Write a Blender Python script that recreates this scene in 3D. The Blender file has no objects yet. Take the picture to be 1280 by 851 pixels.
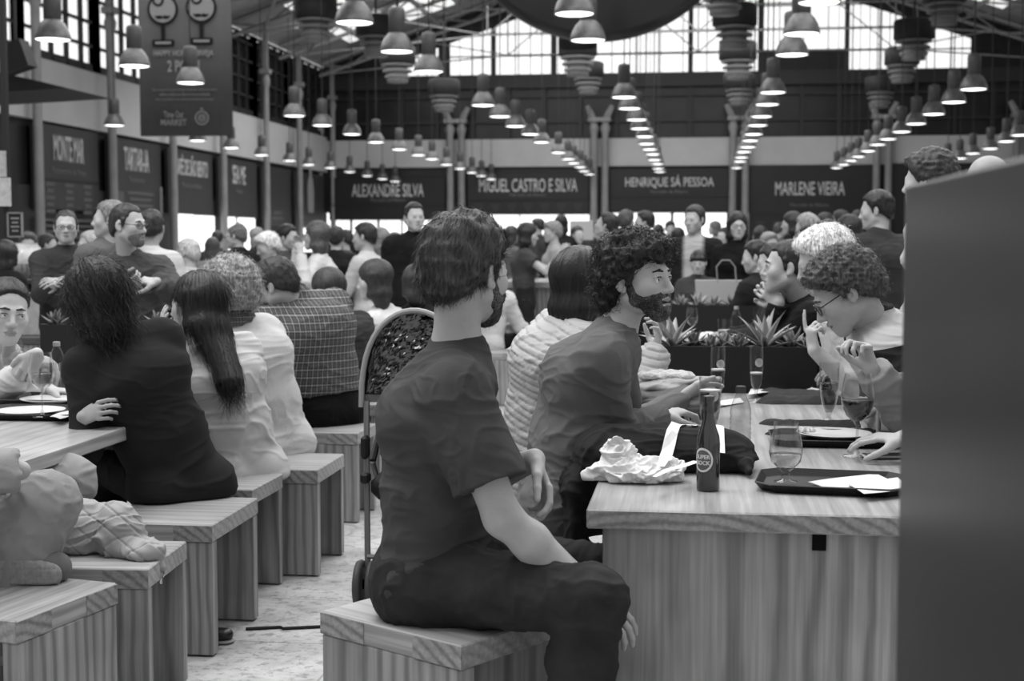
import bpy, math, random
import numpy as np
from mathutils import Vector, Matrix

random.seed(7)
rng = np.random.default_rng(11)
SC = bpy.context.scene
COL = SC.collection
rad = math.radians

# ------------------------------------------------------------------ camera
CAM_H = 1.42
FPX = 1778.0
YAW, PITCH = math.atan(230 / FPX), math.atan(125.5 / FPX)
cam_d = bpy.data.cameras.new('camera')
cam = bpy.data.objects.new('camera', cam_d)
COL.objects.link(cam)
cam_d.sensor_width = 36.0
cam_d.lens = 50.0
cam_d.clip_start = 0.1
cam_d.clip_end = 300
CF = Vector((-math.sin(YAW) * math.cos(PITCH), math.cos(YAW) * math.cos(PITCH), -math.sin(PITCH)))
CR = Vector((math.cos(YAW), math.sin(YAW), 0))
CU = CR.cross(CF)
cam.matrix_world = Matrix(((CR.x, CU.x, -CF.x, 0), (CR.y, CU.y, -CF.y, 0), (CR.z, CU.z, -CF.z, CAM_H), (0, 0, 0, 1)))
cam_d.dof.use_dof = True
cam_d.dof.focus_distance = 4.3
cam_d.dof.aperture_fstop = 4.5
SC.camera = cam

# ------------------------------------------------------------------ light and exposure
SC.view_settings.view_transform = 'Standard'
SC.view_settings.look = 'None'
SC.view_settings.gamma = 1.0
SC.view_settings.use_curve_mapping = False
SC.view_settings.exposure = 0.22
W = bpy.data.worlds.new('world')
SC.world = W
W.use_nodes = True
W.node_tree.nodes['Background'].inputs[0].default_value = (0.5, 0.5, 0.5, 1)
W.node_tree.nodes['Background'].inputs[1].default_value = 1.15


def area_light(name, loc, target, sx, sy, power):
    l = bpy.data.lights.new(name, 'AREA')
    l.shape = 'RECTANGLE'
    l.size, l.size_y, l.energy = sx, sy, power
    o = bpy.data.objects.new(name, l)
    COL.objects.link(o)
    o.location = loc
    o.rotation_euler = (Vector(target) - Vector(loc)).to_track_quat('-Z', 'Y').to_euler()
    return o


area_light('skylight_daylight', (-3.5, 5.5, 8.2), (-1.0, 5.2, 0), 8, 9, 900)
area_light('skylight_daylight', (3.0, 13, 8.2), (0, 11, 0), 12, 9, 800)
area_light('skylight_daylight', (-6.0, 24, 8.0), (-6, 24, 0), 14, 14, 1500)
area_light('skylight_daylight', (-4.0, 44, 8.0), (-4, 46, 0), 18, 16, 2200)


# ------------------------------------------------------------------ camera helpers: photo pixel -> place
def ray(px, py):
    return CF * 1.0 + CR * ((px - 640) / FPX) + CU * ((425.5 - py) / FPX)


ORG = Vector((0, 0, CAM_H))


def P(px, py, Y):
    d = ray(px, py)
    return ORG + d * (Y / d.y)


def G(px, py, z=0.0):
    d = ray(px, py)
    return ORG + d * ((z - CAM_H) / d.z)


# ------------------------------------------------------------------ materials
def lin(v):
    v = v / 255.0
    return v / 12.92 if v <= 0.04045 else ((v + 0.055) / 1.055) ** 2.4


MATS = {}


def new_mat(name):
    m = bpy.data.materials.new(name)
    m.use_nodes = True
    nt = m.node_tree
    return m, nt, nt.nodes['Principled BSDF']


def N(nt, typ, **kw):
    n = nt.nodes.new(typ)
    for k, v in kw.items():
        setattr(n, k, v)
    return n


def setv(node, **kw):
    for k, v in kw.items():
        node.inputs[k.replace('_', ' ')].default_value = v


def g3(v):
    l = lin(v)
    return (l, l, l, 1)


def ramp(nt, fac, stops):
    r = N(nt, 'ShaderNodeValToRGB')
    els = r.color_ramp.elements
    while len(els) < len(stops):
        els.new(0.5)
    for e, (p, v) in zip(els, stops):
        e.position = p
        e.color = g3(v)
    nt.links.new(fac, r.inputs[0])
    return r


def mat(name, v, rough=0.6, spec=0.4, metal=0.0, var=0, vscale=8.0, bump=0.0, bscale=60.0, emit=0.0, coat=0.0, sheen=0.0, stretch=None):
    """plain grey surface: value v (0-255), mottled by +-var, with a fine bump"""
    if name in MATS:
        return MATS[name]
    m, nt, b = new_mat(name)
    b.inputs['Base Color'].default_value = g3(v)
    b.inputs['Roughness'].default_value = rough
    b.inputs['Specular IOR Level'].default_value = spec
    b.inputs['Metallic'].default_value = metal
    b.inputs['Coat Weight'].default_value = coat
    if sheen:
        b.inputs['Sheen Weight'].default_value = sheen
        b.inputs['Sheen Tint'].default_value = (1, 1, 1, 1)
    tc = N(nt, 'ShaderNodeTexCoord')
    src = tc.outputs['Object']
    if stretch:
        mp = N(nt, 'ShaderNodeMapping')
        mp.inputs['Scale'].default_value = stretch
        nt.links.new(src, mp.inputs[0])
        src = mp.outputs[0]
    if var:
        n = N(nt, 'ShaderNodeTexNoise')
        setv(n, Scale=vscale, Detail=4.0, Roughness=0.6)
        nt.links.new(src, n.inputs['Vector'])
        r = ramp(nt, n.outputs[0], [(0.3, max(v - var, 0)), (0.7, min(v + var, 255))])
        nt.links.new(r.outputs[0], b.inputs['Base Color'])
    if bump:
        n = N(nt, 'ShaderNodeTexNoise')
        setv(n, Scale=bscale, Detail=3.0)
        nt.links.new(src, n.inputs['Vector'])
        bp = N(nt, 'ShaderNodeBump')
        setv(bp, Strength=bump, Distance=0.01)
        nt.links.new(n.outputs[0], bp.inputs['Height'])
        nt.links.new(bp.outputs[0], b.inputs['Normal'])
    if emit:
        b.inputs['Emission Color'].default_value = (1, 1, 1, 1)
        b.inputs['Emission Strength'].default_value = emit
    MATS[name] = m
    return m


def wood(name, v, axis='z', amp=22, scale=1.0, rough=0.42, off=(0.13, 0.31, 0.0)):
    """pine: growth rings cut along the plank, grain running along axis"""
    if name in MATS:
        return MATS[name]
    m, nt, b = new_mat(name)
    tc = N(nt, 'ShaderNodeTexCoord')
    oi = N(nt, 'ShaderNodeObjectInfo')
    mp = N(nt, 'ShaderNodeMapping')
    st = {'x': (0.30, 1, 1), 'y': (1, 0.30, 1), 'z': (1, 1, 0.30)}[axis]
    mp.inputs['Scale'].default_value = st
    va = N(nt, 'ShaderNodeVectorMath', operation='ADD')
    sc = N(nt, 'ShaderNodeVectorMath', operation='SCALE')
    cx = N(nt, 'ShaderNodeCombineXYZ')
    for k in range(3):
        nt.links.new(oi.outputs['Random'], cx.inputs[k])
    nt.links.new(cx.outputs[0], sc.inputs[0])
    sc.inputs['Scale'].default_value = 0.37
    nt.links.new(tc.outputs['Object'], va.inputs[0])
    nt.links.new(sc.outputs[0], va.inputs[1])
    nt.links.new(va.outputs[0], mp.inputs[0])
    mp.inputs['Location'].default_value = off
    wv = N(nt, 'ShaderNodeTexWave', wave_type='RINGS', rings_direction=axis.upper(), wave_profile='SIN')
    setv(wv, Scale=9.5 * scale, Distortion=3.4, Detail=2.5, Detail_Scale=.7)
    wv.inputs['Detail Roughness'].default_value = 0.55
    nt.links.new(mp.outputs[0], wv.inputs['Vector'])
    n2 = N(nt, 'ShaderNodeTexNoise')
    setv(n2, Scale=90.0, Detail=3.0)
    mp2 = N(nt, 'ShaderNodeMapping')
    mp2.inputs['Scale'].default_value = {'x': (0.03, 1, 1), 'y': (1, 0.03, 1), 'z': (1, 1, 0.03)}[axis]
    nt.links.new(va.outputs[0], mp2.inputs[0])
    nt.links.new(mp2.outputs[0], n2.inputs['Vector'])
    n3 = N(nt, 'ShaderNodeTexNoise')
    setv(n3, Scale=3.0, Detail=2.0)
    nt.links.new(va.outputs[0], n3.inputs['Vector'])
    r1 = ramp(nt, wv.outputs['Fac'], [(0.0, v + amp * 0.35), (0.5, v + amp * .1), (0.85, v - amp * .6), (1.0, v - amp * .9)])
    r2 = ramp(nt, n2.outputs[0], [(0.35, 222), (0.65, 255)])
    r3 = ramp(nt, n3.outputs[0], [(0.3, 222), (0.7, 255)])
    mx = N(nt, 'ShaderNodeMix', data_type='RGBA', blend_type='MULTIPLY')
    mx.inputs[0].default_value = 1
    nt.links.new(r1.outputs[0], mx.inputs[6])
    nt.links.new(r2.outputs[0], mx.inputs[7])
    mx2 = N(nt, 'ShaderNodeMix', data_type='RGBA', blend_type='MULTIPLY')
    mx2.inputs[0].default_value = 1
    nt.links.new(mx.outputs[2], mx2.inputs[6])
    nt.links.new(r3.outputs[0], mx2.inputs[7])
    nt.links.new(mx2.outputs[2], b.inputs['Base Color'])
    b.inputs['Roughness'].default_value = rough
    b.inputs['Specular IOR Level'].default_value = 0.35
    MATS[name] = m
    return m


def glass_mat(name='clear_glass', tint=0.93, rough=0.03, refl=1.0):
    if name in MATS:
        return MATS[name]
    m, nt, b = new_mat(name)
    out = nt.nodes['Material Output']
    tr = N(nt, 'ShaderNodeBsdfTransparent')
    tr.inputs[0].default_value = (tint, tint, tint, 1)
    gl = N(nt, 'ShaderNodeBsdfGlossy')
    gl.inputs['Roughness'].default_value = rough
    gl.inputs[0].default_value = (refl, refl, refl, 1)
    fr = N(nt, 'ShaderNodeLayerWeight')
    fr.inputs[0].default_value = 0.5
    p4 = N(nt, 'ShaderNodeMath', operation='POWER')
    p4.inputs[1].default_value = 3.2
    nt.links.new(fr.outputs['Facing'], p4.inputs[0])
    pw = N(nt, 'ShaderNodeMath', operation='MULTIPLY_ADD')
    pw.inputs[1].default_value = 0.75
    pw.inputs[2].default_value = 0.025
    nt.links.new(p4.outputs[0], pw.inputs[0])
    mx = N(nt, 'ShaderNodeMixShader')
    pw.use_clamp = True
    nt.links.new(pw.outputs[0], mx.inputs[0])
    nt.links.new(tr.outputs[0], mx.inputs[1])
    nt.links.new(gl.outputs[0], mx.inputs[2])
    nt.links.new(mx.outputs[0], out.inputs[0])
    MATS[name] = m
    return m


def emission(name, v, strength):
    if name in MATS:
        return MATS[name]
    m, nt, b = new_mat(name)
    b.inputs['Base Color'].default_value = g3(200)
    b.inputs['Emission Color'].default_value = (v, v, v, 1)
    b.inputs['Emission Strength'].default_value = strength
    MATS[name] = m
    return m


def plaid(name, base, line, size, angle=0.0):
    """woven check: crossing stripes over the garment's own coordinates"""
    if name in MATS:
        return MATS[name]
    m, nt, b = new_mat(name)
    tc = N(nt, 'ShaderNodeTexCoord')
    mp = N(nt, 'ShaderNodeMapping')
    mp.inputs['Rotation'].default_value = (0, angle, rad(8))
    nt.links.new(tc.outputs['Object'], mp.inputs[0])
    sp = N(nt, 'ShaderNodeSeparateXYZ')
    nt.links.new(mp.outputs[0], sp.inputs[0])
    res = []
    ad = N(nt, 'ShaderNodeMath', operation='MULTIPLY_ADD')
    ad.inputs[1].default_value = 1.15
    nt.links.new(sp.outputs[1], ad.inputs[0])
    nt.links.new(sp.outputs[0], ad.inputs[2])
    for src in (ad.outputs[0], sp.outputs[2]):
        sn = N(nt, 'ShaderNodeMath', operation='PINGPONG')
        sn.inputs[1].default_value = size / 2
        nt.links.new(src, sn.inputs[0])
        dv = N(nt, 'ShaderNodeMath', operation='DIVIDE')
        dv.inputs[1].default_value = size / 2
        nt.links.new(sn.outputs[0], dv.inputs[0])
        r = ramp(nt, dv.outputs[0], [(0.0, line), (0.10, line), (0.16, base), (0.55, base), (0.62, base + 22), (0.9, base + 22), (1.0, base)])
        res.append(r)
    mx = N(nt, 'ShaderNodeMix', data_type='RGBA', blend_type='SCREEN')
    mx.inputs[0].default_value = 0.9
    nt.links.new(res[0].outputs[0], mx.inputs[6])
    nt.links.new(res[1].outputs[0], mx.inputs[7])
    nt.links.new(mx.outputs[2], b.inputs['Base Color'])
    b.inputs['Roughness'].default_value = 0.8
    b.inputs['Specular IOR Level'].default_value = 0.15
    MATS[name] = m
    return m


# ------------------------------------------------------------------ object helpers
def link(o, parent=None):
    COL.objects.link(o)
    if parent is not None:
        o.parent = parent
    return o


def thing(name, label, cat, loc=(0, 0, 0), rz=0.0, group=None):
    o = bpy.data.objects.new(name, None)
    o.empty_display_size = 0.1
    COL.objects.link(o)
    o.location = loc
    o.rotation_euler = (0, 0, rz)
    return tag(o, label, cat, group)


def tag(o, label=None, cat=None, group=None, kind=None):
    if label:
        o['label'] = label
    if cat:
        o['category'] = cat
    if group:
        o['group'] = group
    if kind:
        o['kind'] = kind
    return o


def mesh_np(name, V, F4, m, parent=None, smooth=True, origin=None, matidx=None):
    """mesh object from arrays; F4 is (n,4) or (n,3)"""
    V = np.asarray(V, dtype=np.float32)
    if origin is not None:
        V = V - np.asarray(origin, dtype=np.float32)
    F4 = np.asarray(F4, dtype=np.int32)
    me = bpy.data.meshes.new(name)
    n, k = F4.shape
    me.vertices.add(len(V))
    me.vertices.foreach_set('co', V.ravel())
    me.loops.add(n * k)
    me.loops.foreach_set('vertex_index', F4.ravel())
    me.polygons.add(n)
    me.polygons.foreach_set('loop_start', np.arange(n, dtype=np.int32) * k)
    me.polygons.foreach_set('use_smooth', np.full(n, smooth))
    for mm in (m if isinstance(m, (list, tuple)) else [m]):
        me.materials.append(mm)
    if matidx is not None:
        me.polygons.foreach_set('material_index', np.asarray(matidx, dtype=np.int32))
    me.update(calc_edges=True)
    o = bpy.data.objects.new(name, me)
    return link(o, parent)


class MB:
    """collects shapes and links them as one mesh object"""

    def __init__(s):
        s.v, s.f, s.mi, s.sm = [], [], [], []
        s.cur = 0
        s.smooth = False

    def add(s, verts, faces):
        b = len(s.v)
        s.v += [tuple(x) for x in verts]
        for f in faces:
            s.f.append([i + b for i in f])
            s.mi.append(s.cur)
            s.sm.append(s.smooth)
        return s

    def box(s, c, size, rz=0.0, bev=0.0):
        cx, cy, cz = c
        hx, hy, hz = size[0] / 2, size[1] / 2, size[2] / 2
        ca, sa = math.cos(rz), math.sin(rz)
        b = min(bev, hx * .9, hy * .9, hz * .9)

        def T(x, y, z):
            return (cx + x * ca - y * sa, cy + x * sa + y * ca, cz + z)
        if b <= 0:
            vs = [T(x, y, z) for z in (-hz, hz) for y in (-hy, hy) for x in (-hx, hx)]
            return s.add(vs, [(0, 2, 3, 1), (4, 5, 7, 6), (0, 1, 5, 4), (2, 6, 7, 3), (0, 4, 6, 2), (1, 3, 7, 5)])
        prof = [(-hx + b, -hy), (hx - b, -hy), (hx, -hy + b), (hx, hy - b), (hx - b, hy), (-hx + b, hy), (-hx, hy - b), (-hx, -hy + b)]
        ix = max(hx - b, 0)
        inn = [(max(-ix, min(ix, x)), max(-(hy - b), min(hy - b, y))) for x, y in prof]
        vs = [T(x, y, -hz) for x, y in inn] + [T(x, y, -hz + b) for x, y in prof] + [T(x, y, hz - b) for x, y in prof] + [T(x, y, hz) for x, y in inn]
        fs = [tuple(range(7, -1, -1)), tuple(range(24, 32))]
        for r in range(3):
            for i in range(8):
                j = (i + 1) % 8
                fs.append((r * 8 + i, r * 8 + j, r * 8 + 8 + j, r * 8 + 8 + i))
        return s.add(vs, fs)

    def quad(s, a, b, c, d):
        return s.add([a, b, c, d], [(0, 1, 2, 3)])

    def prism(s, poly, axis_vec, origin=(0, 0, 0), U=(1, 0, 0), Vv=(0, 0, 1)):
        """extrude a 2-D outline (u,v) along axis_vec"""
        o, U, Vv, A = Vector(origin), Vector(U), Vector(Vv), Vector(axis_vec)
        n = len(poly)
        a = [o + U * u + Vv * v for u, v in poly]
        vs = a + [p + A for p in a]
        fs = [tuple(range(n - 1, -1, -1)), tuple(range(n, 2 * n))]
        fs += [(i, (i + 1) % n, n + (i + 1) % n, n + i) for i in range(n)]
        return s.add(vs, fs)

    def tube(s, pts, r, n=8, closed=False, cap=True):
        pts = [Vector(p) for p in pts]
        m = len(pts)
        rs = r if isinstance(r, (list, tuple)) else [r] * m
        vs, fs = [], []
        prev = None
        for i, p in enumerate(pts):
            if closed:
                t = pts[(i + 1) % m] - pts[i - 1]
            else:
                t = pts[min(i + 1, m - 1)] - pts[max(i - 1, 0)]
            if t.length < 1e-9:
                t = Vector((0, 0, 1))
            t.normalize()
            if prev is None:
                a = Vector((0, 0, 1)) if abs(t.z) < 0.9 else Vector((1, 0, 0))
                u = t.cross(a).normalized()
            else:
                u = (prev - t * prev.dot(t))
                u = u.normalized() if u.length > 1e-6 else t.orthogonal().normalized()
            prev = u
            w = t.cross(u)
            for k in range(n):
                an = 2 * math.pi * k / n
                vs.append(p + (u * math.cos(an) + w * math.sin(an)) * rs[i])
        for i in range(m if closed else m - 1):
            j = (i + 1) % m
            for k in range(n):
                l = (k + 1) % n
                fs.append((i * n + k, i * n + l, j * n + l, j * n + k))
        if cap and not closed:
            fs.append(tuple(range(n - 1, -1, -1)))
            fs.append(tuple(range((m - 1) * n, m * n)))
        return s.add(vs, fs)

    def lathe(s, prof, c=(0, 0, 0), n=24, capb=True, capt=True):
        cx, cy, cz = c
        vs, fs = [], []
        for r, z in prof:
            for k in range(n):
                a = 2 * math.pi * k / n
                vs.append((cx + r * math.cos(a), cy + r * math.sin(a), cz + z))
        for i in range(len(prof) - 1):
            for k in range(n):
                l = (k + 1) % n
                fs.append((i * n + k, i * n + l, (i + 1) * n + l, (i + 1) * n + k))
        if capb and prof[0][0] > 1e-6:
            fs.append(tuple(range(n - 1, -1, -1)))
        if capt and prof[-1][0] > 1e-6:
            fs.append(tuple(range((len(prof) - 1) * n, len(prof) * n)))
        return s.add(vs, fs)

    def build(s, name, m, parent=None, origin=None):
        me = bpy.data.meshes.new(name)
        o0 = Vector(origin) if origin is not None else None
        vs = s.v if o0 is None else [tuple(Vector(p) - o0) for p in s.v]
        me.from_pydata(vs, [], s.f)
        for mm in (m if isinstance(m, (list, tuple)) else [m]):
            me.materials.append(mm)
        me.polygons.foreach_set('material_index', np.asarray(s.mi, dtype=np.int32))
        me.polygons.foreach_set('use_smooth', np.asarray(s.sm, dtype=bool))
        me.update()
        o = bpy.data.objects.new(name, me)
        if o0 is not None and parent is None:
            o.location = o0
        return link(o, parent)


def copy_tree(o, parent=None):
    c = o.copy()
    COL.objects.link(c)
    if parent is not None:
        c.parent = parent
    for ch in list(o.children):
        copy_tree(ch, c)
    return c


def text_obj(name, body, size, m, loc, rot, parent=None, sx=1.0, extrude=0.004, align='CENTER', weight=0.0):
    cu = bpy.data.curves.new(name, 'FONT')
    cu.body = body
    cu.size = size
    cu.align_x = align
    cu.align_y = 'CENTER'
    cu.extrude = extrude
    cu.offset = weight
    cu.resolution_u = 3
    tmp = bpy.data.objects.new(name, cu)
    COL.objects.link(tmp)
    dg = bpy.context.evaluated_depsgraph_get()
    me = bpy.data.meshes.new_from_object(tmp.evaluated_get(dg))
    bpy.data.objects.remove(tmp)
    bpy.data.curves.remove(cu)
    me.name = name
    me.materials.clear()
    me.materials.append(m)
    o = bpy.data.objects.new(name, me)
    link(o, parent)
    o.location = loc
    o.rotation_euler = rot
    o.scale = (sx, 1, 1)
    return o
# ------------------------------------------------------------------ body builder: one smooth surface grown from joints
def A3(p):
    return np.array([p[0], p[1], p[2]], dtype=np.float64)


def nrm(v):
    return v / max(np.linalg.norm(v), 1e-9)


def _hash(i, j, k):
    h = (i * 73856093) ^ (j * 19349663) ^ (k * 83492791)
    h = (h ^ (h >> 13)) * 1274126177 & 0x7fffffff
    h = (h ^ (h >> 16)) & 0xffff
    return h / 32767.5 - 1.0


def vnoise(Q):
    i0 = np.floor(Q).astype(np.int64)
    f = Q - i0
    u = f * f * (3 - 2 * f)
    r = 0
    for a in (0, 1):
        for b in (0, 1):
            for c in (0, 1):
                w = (u[:, 0] if a else 1 - u[:, 0]) * (u[:, 1] if b else 1 - u[:, 1]) * (u[:, 2] if c else 1 - u[:, 2])
                r = r + w * _hash(i0[:, 0] + a, i0[:, 1] + b, i0[:, 2] + c)
    return r


def cap(a, b, ra, rb=None, k=.02, w=None, fac=1.0, fa=False, fb=False, op='u'):
    return ('cap', op, k, A3(a), A3(b), ra, ra if rb is None else rb, None if w is None else nrm(A3(w)), fac, fa, fb)


def ell(c, r, R=None, k=.02, op='u'):
    return ('ell', op, k, A3(c), np.array(r, dtype=float), np.eye(3) if R is None else np.asarray(R, dtype=float))


def ring(c, ax, R, r, k=.004, h=0.0, op='u'):
    return ('ring', op, k, A3(c), nrm(A3(ax)), R, r, h)


def cut(pt, nv, c, r, k=.004):
    """keep only the side opposite to nv, inside the ball (c, r)"""
    return ('cut', 'c', k, A3(pt), nrm(A3(nv)), A3(c), r)


def _bb(p):
    if p[0] == 'cap':
        m = max(p[5], p[6]) * max(1, p[8])
        return np.minimum(p[3], p[4]) - m, np.maximum(p[3], p[4]) + m
    if p[0] == 'ell':
        e = np.sqrt(((p[5] * p[4][None, :]) ** 2).sum(1))
        return p[3] - e, p[3] + e
    if p[0] == 'ring':
        m = p[5] + p[6] + p[7]
        return p[3] - m, p[3] + m
    return p[5] - p[6], p[5] + p[6]


def _dist(p, X, Y, Z):
    if p[0] == 'cap':
        _, _, _, a, b, ra, rb, w, fac, fa, fb = p
        ab = b - a
        L2 = max(float(ab @ ab), 1e-12)
        dx, dy, dz = X - a[0], Y - a[1], Z - a[2]
        traw = (dx * ab[0] + dy * ab[1] + dz * ab[2]) / L2
        t = np.clip(traw, 0, 1)
        vx, vy, vz = dx - t * ab[0], dy - t * ab[1], dz - t * ab[2]
        if w is not None:
            vw = (vx * w[0] + vy * w[1] + vz * w[2]) * (1 - 1 / fac)
            vx, vy, vz = vx - vw * w[0], vy - vw * w[1], vz - vw * w[2]
        d = np.sqrt(vx * vx + vy * vy + vz * vz) - (ra + t * (rb - ra))
        L = math.sqrt(L2)
        if fa:
            d = np.maximum(d, -traw * L)
        if fb:
            d = np.maximum(d, (traw - 1) * L)
        return d
    if p[0] == 'ell':
        c, r, R = p[3], p[4], p[5]
        dx, dy, dz = X - c[0], Y - c[1], Z - c[2]
        q = [dx * R[0, i] + dy * R[1, i] + dz * R[2, i] for i in range(3)]
        k0 = np.sqrt(sum((q[i] / r[i]) ** 2 for i in range(3)))
        k1 = np.sqrt(sum((q[i] / r[i] ** 2) ** 2 for i in range(3))) + 1e-9
        return np.where(k0 < 1e-4, -r.min(), k0 * (k0 - 1) / k1)
    if p[0] == 'ring':
        _, _, _, c, ax, R, r, h = p
        dx, dy, dz = X - c[0], Y - c[1], Z - c[2]
        z = dx * ax[0] + dy * ax[1] + dz * ax[2]
        q = np.sqrt(np.maximum(dx * dx + dy * dy + dz * dz - z * z, 0)) - R
        z = np.sign(z) * np.maximum(np.abs(z) - h, 0)
        return np.sqrt(q * q + z * z) - r
    _, _, _, pt, nv, c, r = p
    return (X - pt[0]) * nv[0] + (Y - pt[1]) * nv[1] + (Z - pt[2]) * nv[2]


def sdf_mesh(prims, vox):
    us = [p for p in prims if p[1] == 'u']
    lo = np.min([_bb(p)[0] for p in us], axis=0) - 3 * vox
    hi = np.max([_bb(p)[1] for p in us], axis=0) + 3 * vox
    n = np.ceil((hi - lo) / vox).astype(int) + 1
    F = np.full(n, 0.1, dtype=np.float32)
    for p in prims:
        bl, bh = _bb(p)
        m = 0 if p[1] == 'c' else p[2] + 3 * vox
        i0 = np.maximum(np.floor((bl - m - lo) / vox).astype(int), 0)
        i1 = np.minimum(np.ceil((bh + m - lo) / vox).astype(int) + 1, n)
        if np.any(i1 <= i0):
            continue
        X = (lo[0] + vox * np.arange(i0[0], i1[0]))[:, None, None].astype(np.float32)
        Y = (lo[1] + vox * np.arange(i0[1], i1[1]))[None, :, None].astype(np.float32)
        Z = (lo[2] + vox * np.arange(i0[2], i1[2]))[None, None, :].astype(np.float32)
        d = _dist(p, X, Y, Z).astype(np.float32)
        sl = (slice(i0[0], i1[0]), slice(i0[1], i1[1]), slice(i0[2], i1[2]))
        f = F[sl]
        k = max(p[2], 1e-5)
        if p[1] == 'u':
            h = np.maximum(k - np.abs(f - d), 0) / k
            F[sl] = np.minimum(f, d) - h * h * k * 0.25
        else:
            e = d if p[1] == 'c' else -d
            h = np.maximum(k - np.abs(f - e), 0) / k
            F[sl] = np.maximum(f, e) + h * h * k * 0.25
    return surface_nets(F, lo, vox)


_CORN = np.array([(a, b, c) for a in (0, 1) for b in (0, 1) for c in (0, 1)])
_EDG = [(0, 1), (2, 3), (4, 5), (6, 7), (0, 2), (1, 3), (4, 6), (5, 7), (0, 4), (1, 5), (2, 6), (3, 7)]


def surface_nets(F, lo, vox):
    S = F < 0
    c = np.zeros(np.array(S.shape) - 1, dtype=np.int8)
    for a, b, d in _CORN:
        c += S[a:S.shape[0] - 1 + a, b:S.shape[1] - 1 + b, d:S.shape[2] - 1 + d]
    mixed = (c > 0) & (c < 8)
    idx = np.argwhere(mixed)
    vid = np.full(c.shape, -1, dtype=np.int32)
    vid[mixed] = np.arange(len(idx))
    vals = [F[idx[:, 0] + o[0], idx[:, 1] + o[1], idx[:, 2] + o[2]] for o in _CORN]
    pos = np.zeros((len(idx), 3))
    cnt = np.zeros(len(idx))
    for a, b in _EDG:
        va, vb = vals[a], vals[b]
        m = (va < 0) != (vb < 0)
        den = np.where(m, va - vb, 1.0)
        t = np.where(m, va / den, 0.0)
        pos += m[:, None] * (_CORN[a] + t[:, None] * (_CORN[b] - _CORN[a]))
        cnt += m
    V = lo + (idx + pos / np.maximum(cnt, 1)[:, None]) * vox
    faces = []
    for ax in range(3):
        a1, a2 = (ax + 1) % 3, (ax + 2) % 3
        s0 = [slice(1, -1)] * 3
        s1 = [slice(1, -1)] * 3
        s0[ax], s1[ax] = slice(0, -1), slice(1, None)
        A, B = S[tuple(s0)], S[tuple(s1)]
        e = np.argwhere(A != B)
        if not len(e):
            continue
        off = np.ones(3, dtype=int)
        off[ax] = 0
        e = e + off
        ins = S[e[:, 0], e[:, 1], e[:, 2]]
        d1 = np.zeros(3, dtype=int)
        d1[a1] = 1
        d2 = np.zeros(3, dtype=int)
        d2[a2] = 1
        q = [e - d1 - d2, e - d2, e, e - d1]
        q = np.stack([vid[x[:, 0], x[:, 1], x[:, 2]] for x in q], axis=1)
        q[~ins] = q[~ins][:, ::-1]
        faces.append(q)
    Fc = np.concatenate(faces)
    Fc = Fc[(Fc >= 0).all(1)]
    return V, Fc


def vnormals(V, F):
    n = np.cross(V[F[:, 2]] - V[F[:, 0]], V[F[:, 3]] - V[F[:, 1]])
    vn = np.zeros_like(V)
    for k in range(4):
        np.add.at(vn, F[:, k], n)
    return vn / np.maximum(np.linalg.norm(vn, axis=1), 1e-12)[:, None]


def head_frame(yaw, pitch=0.0, roll=0.0):
    y, p, r = rad(yaw), rad(pitch), rad(roll)
    f = np.array([math.cos(y) * math.cos(p), math.sin(y) * math.cos(p), math.sin(p)])
    x = np.array([math.sin(y), -math.cos(y), 0.0])
    u = np.cross(x, f)
    x2 = x * math.cos(r) - u * math.sin(r)
    u2 = u * math.cos(r) + x * math.sin(r)
    return np.stack([x2, f, u2], axis=1)


def ik(a, t, l1, l2, pole):
    d = t - a
    L = np.linalg.norm(d)
    d = nrm(d)
    L = min(max(L, abs(l1 - l2) + .02), l1 + l2 - 1e-3)
    ca = (l1 * l1 + L * L - l2 * l2) / (2 * l1 * L)
    p = nrm(pole - d * (pole @ d))
    e = a + d * l1 * ca + p * l1 * math.sqrt(max(1 - ca * ca, 0))
    return e, a + d * L


HEAD_EYE = (.031, .0835, -.002)


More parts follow.
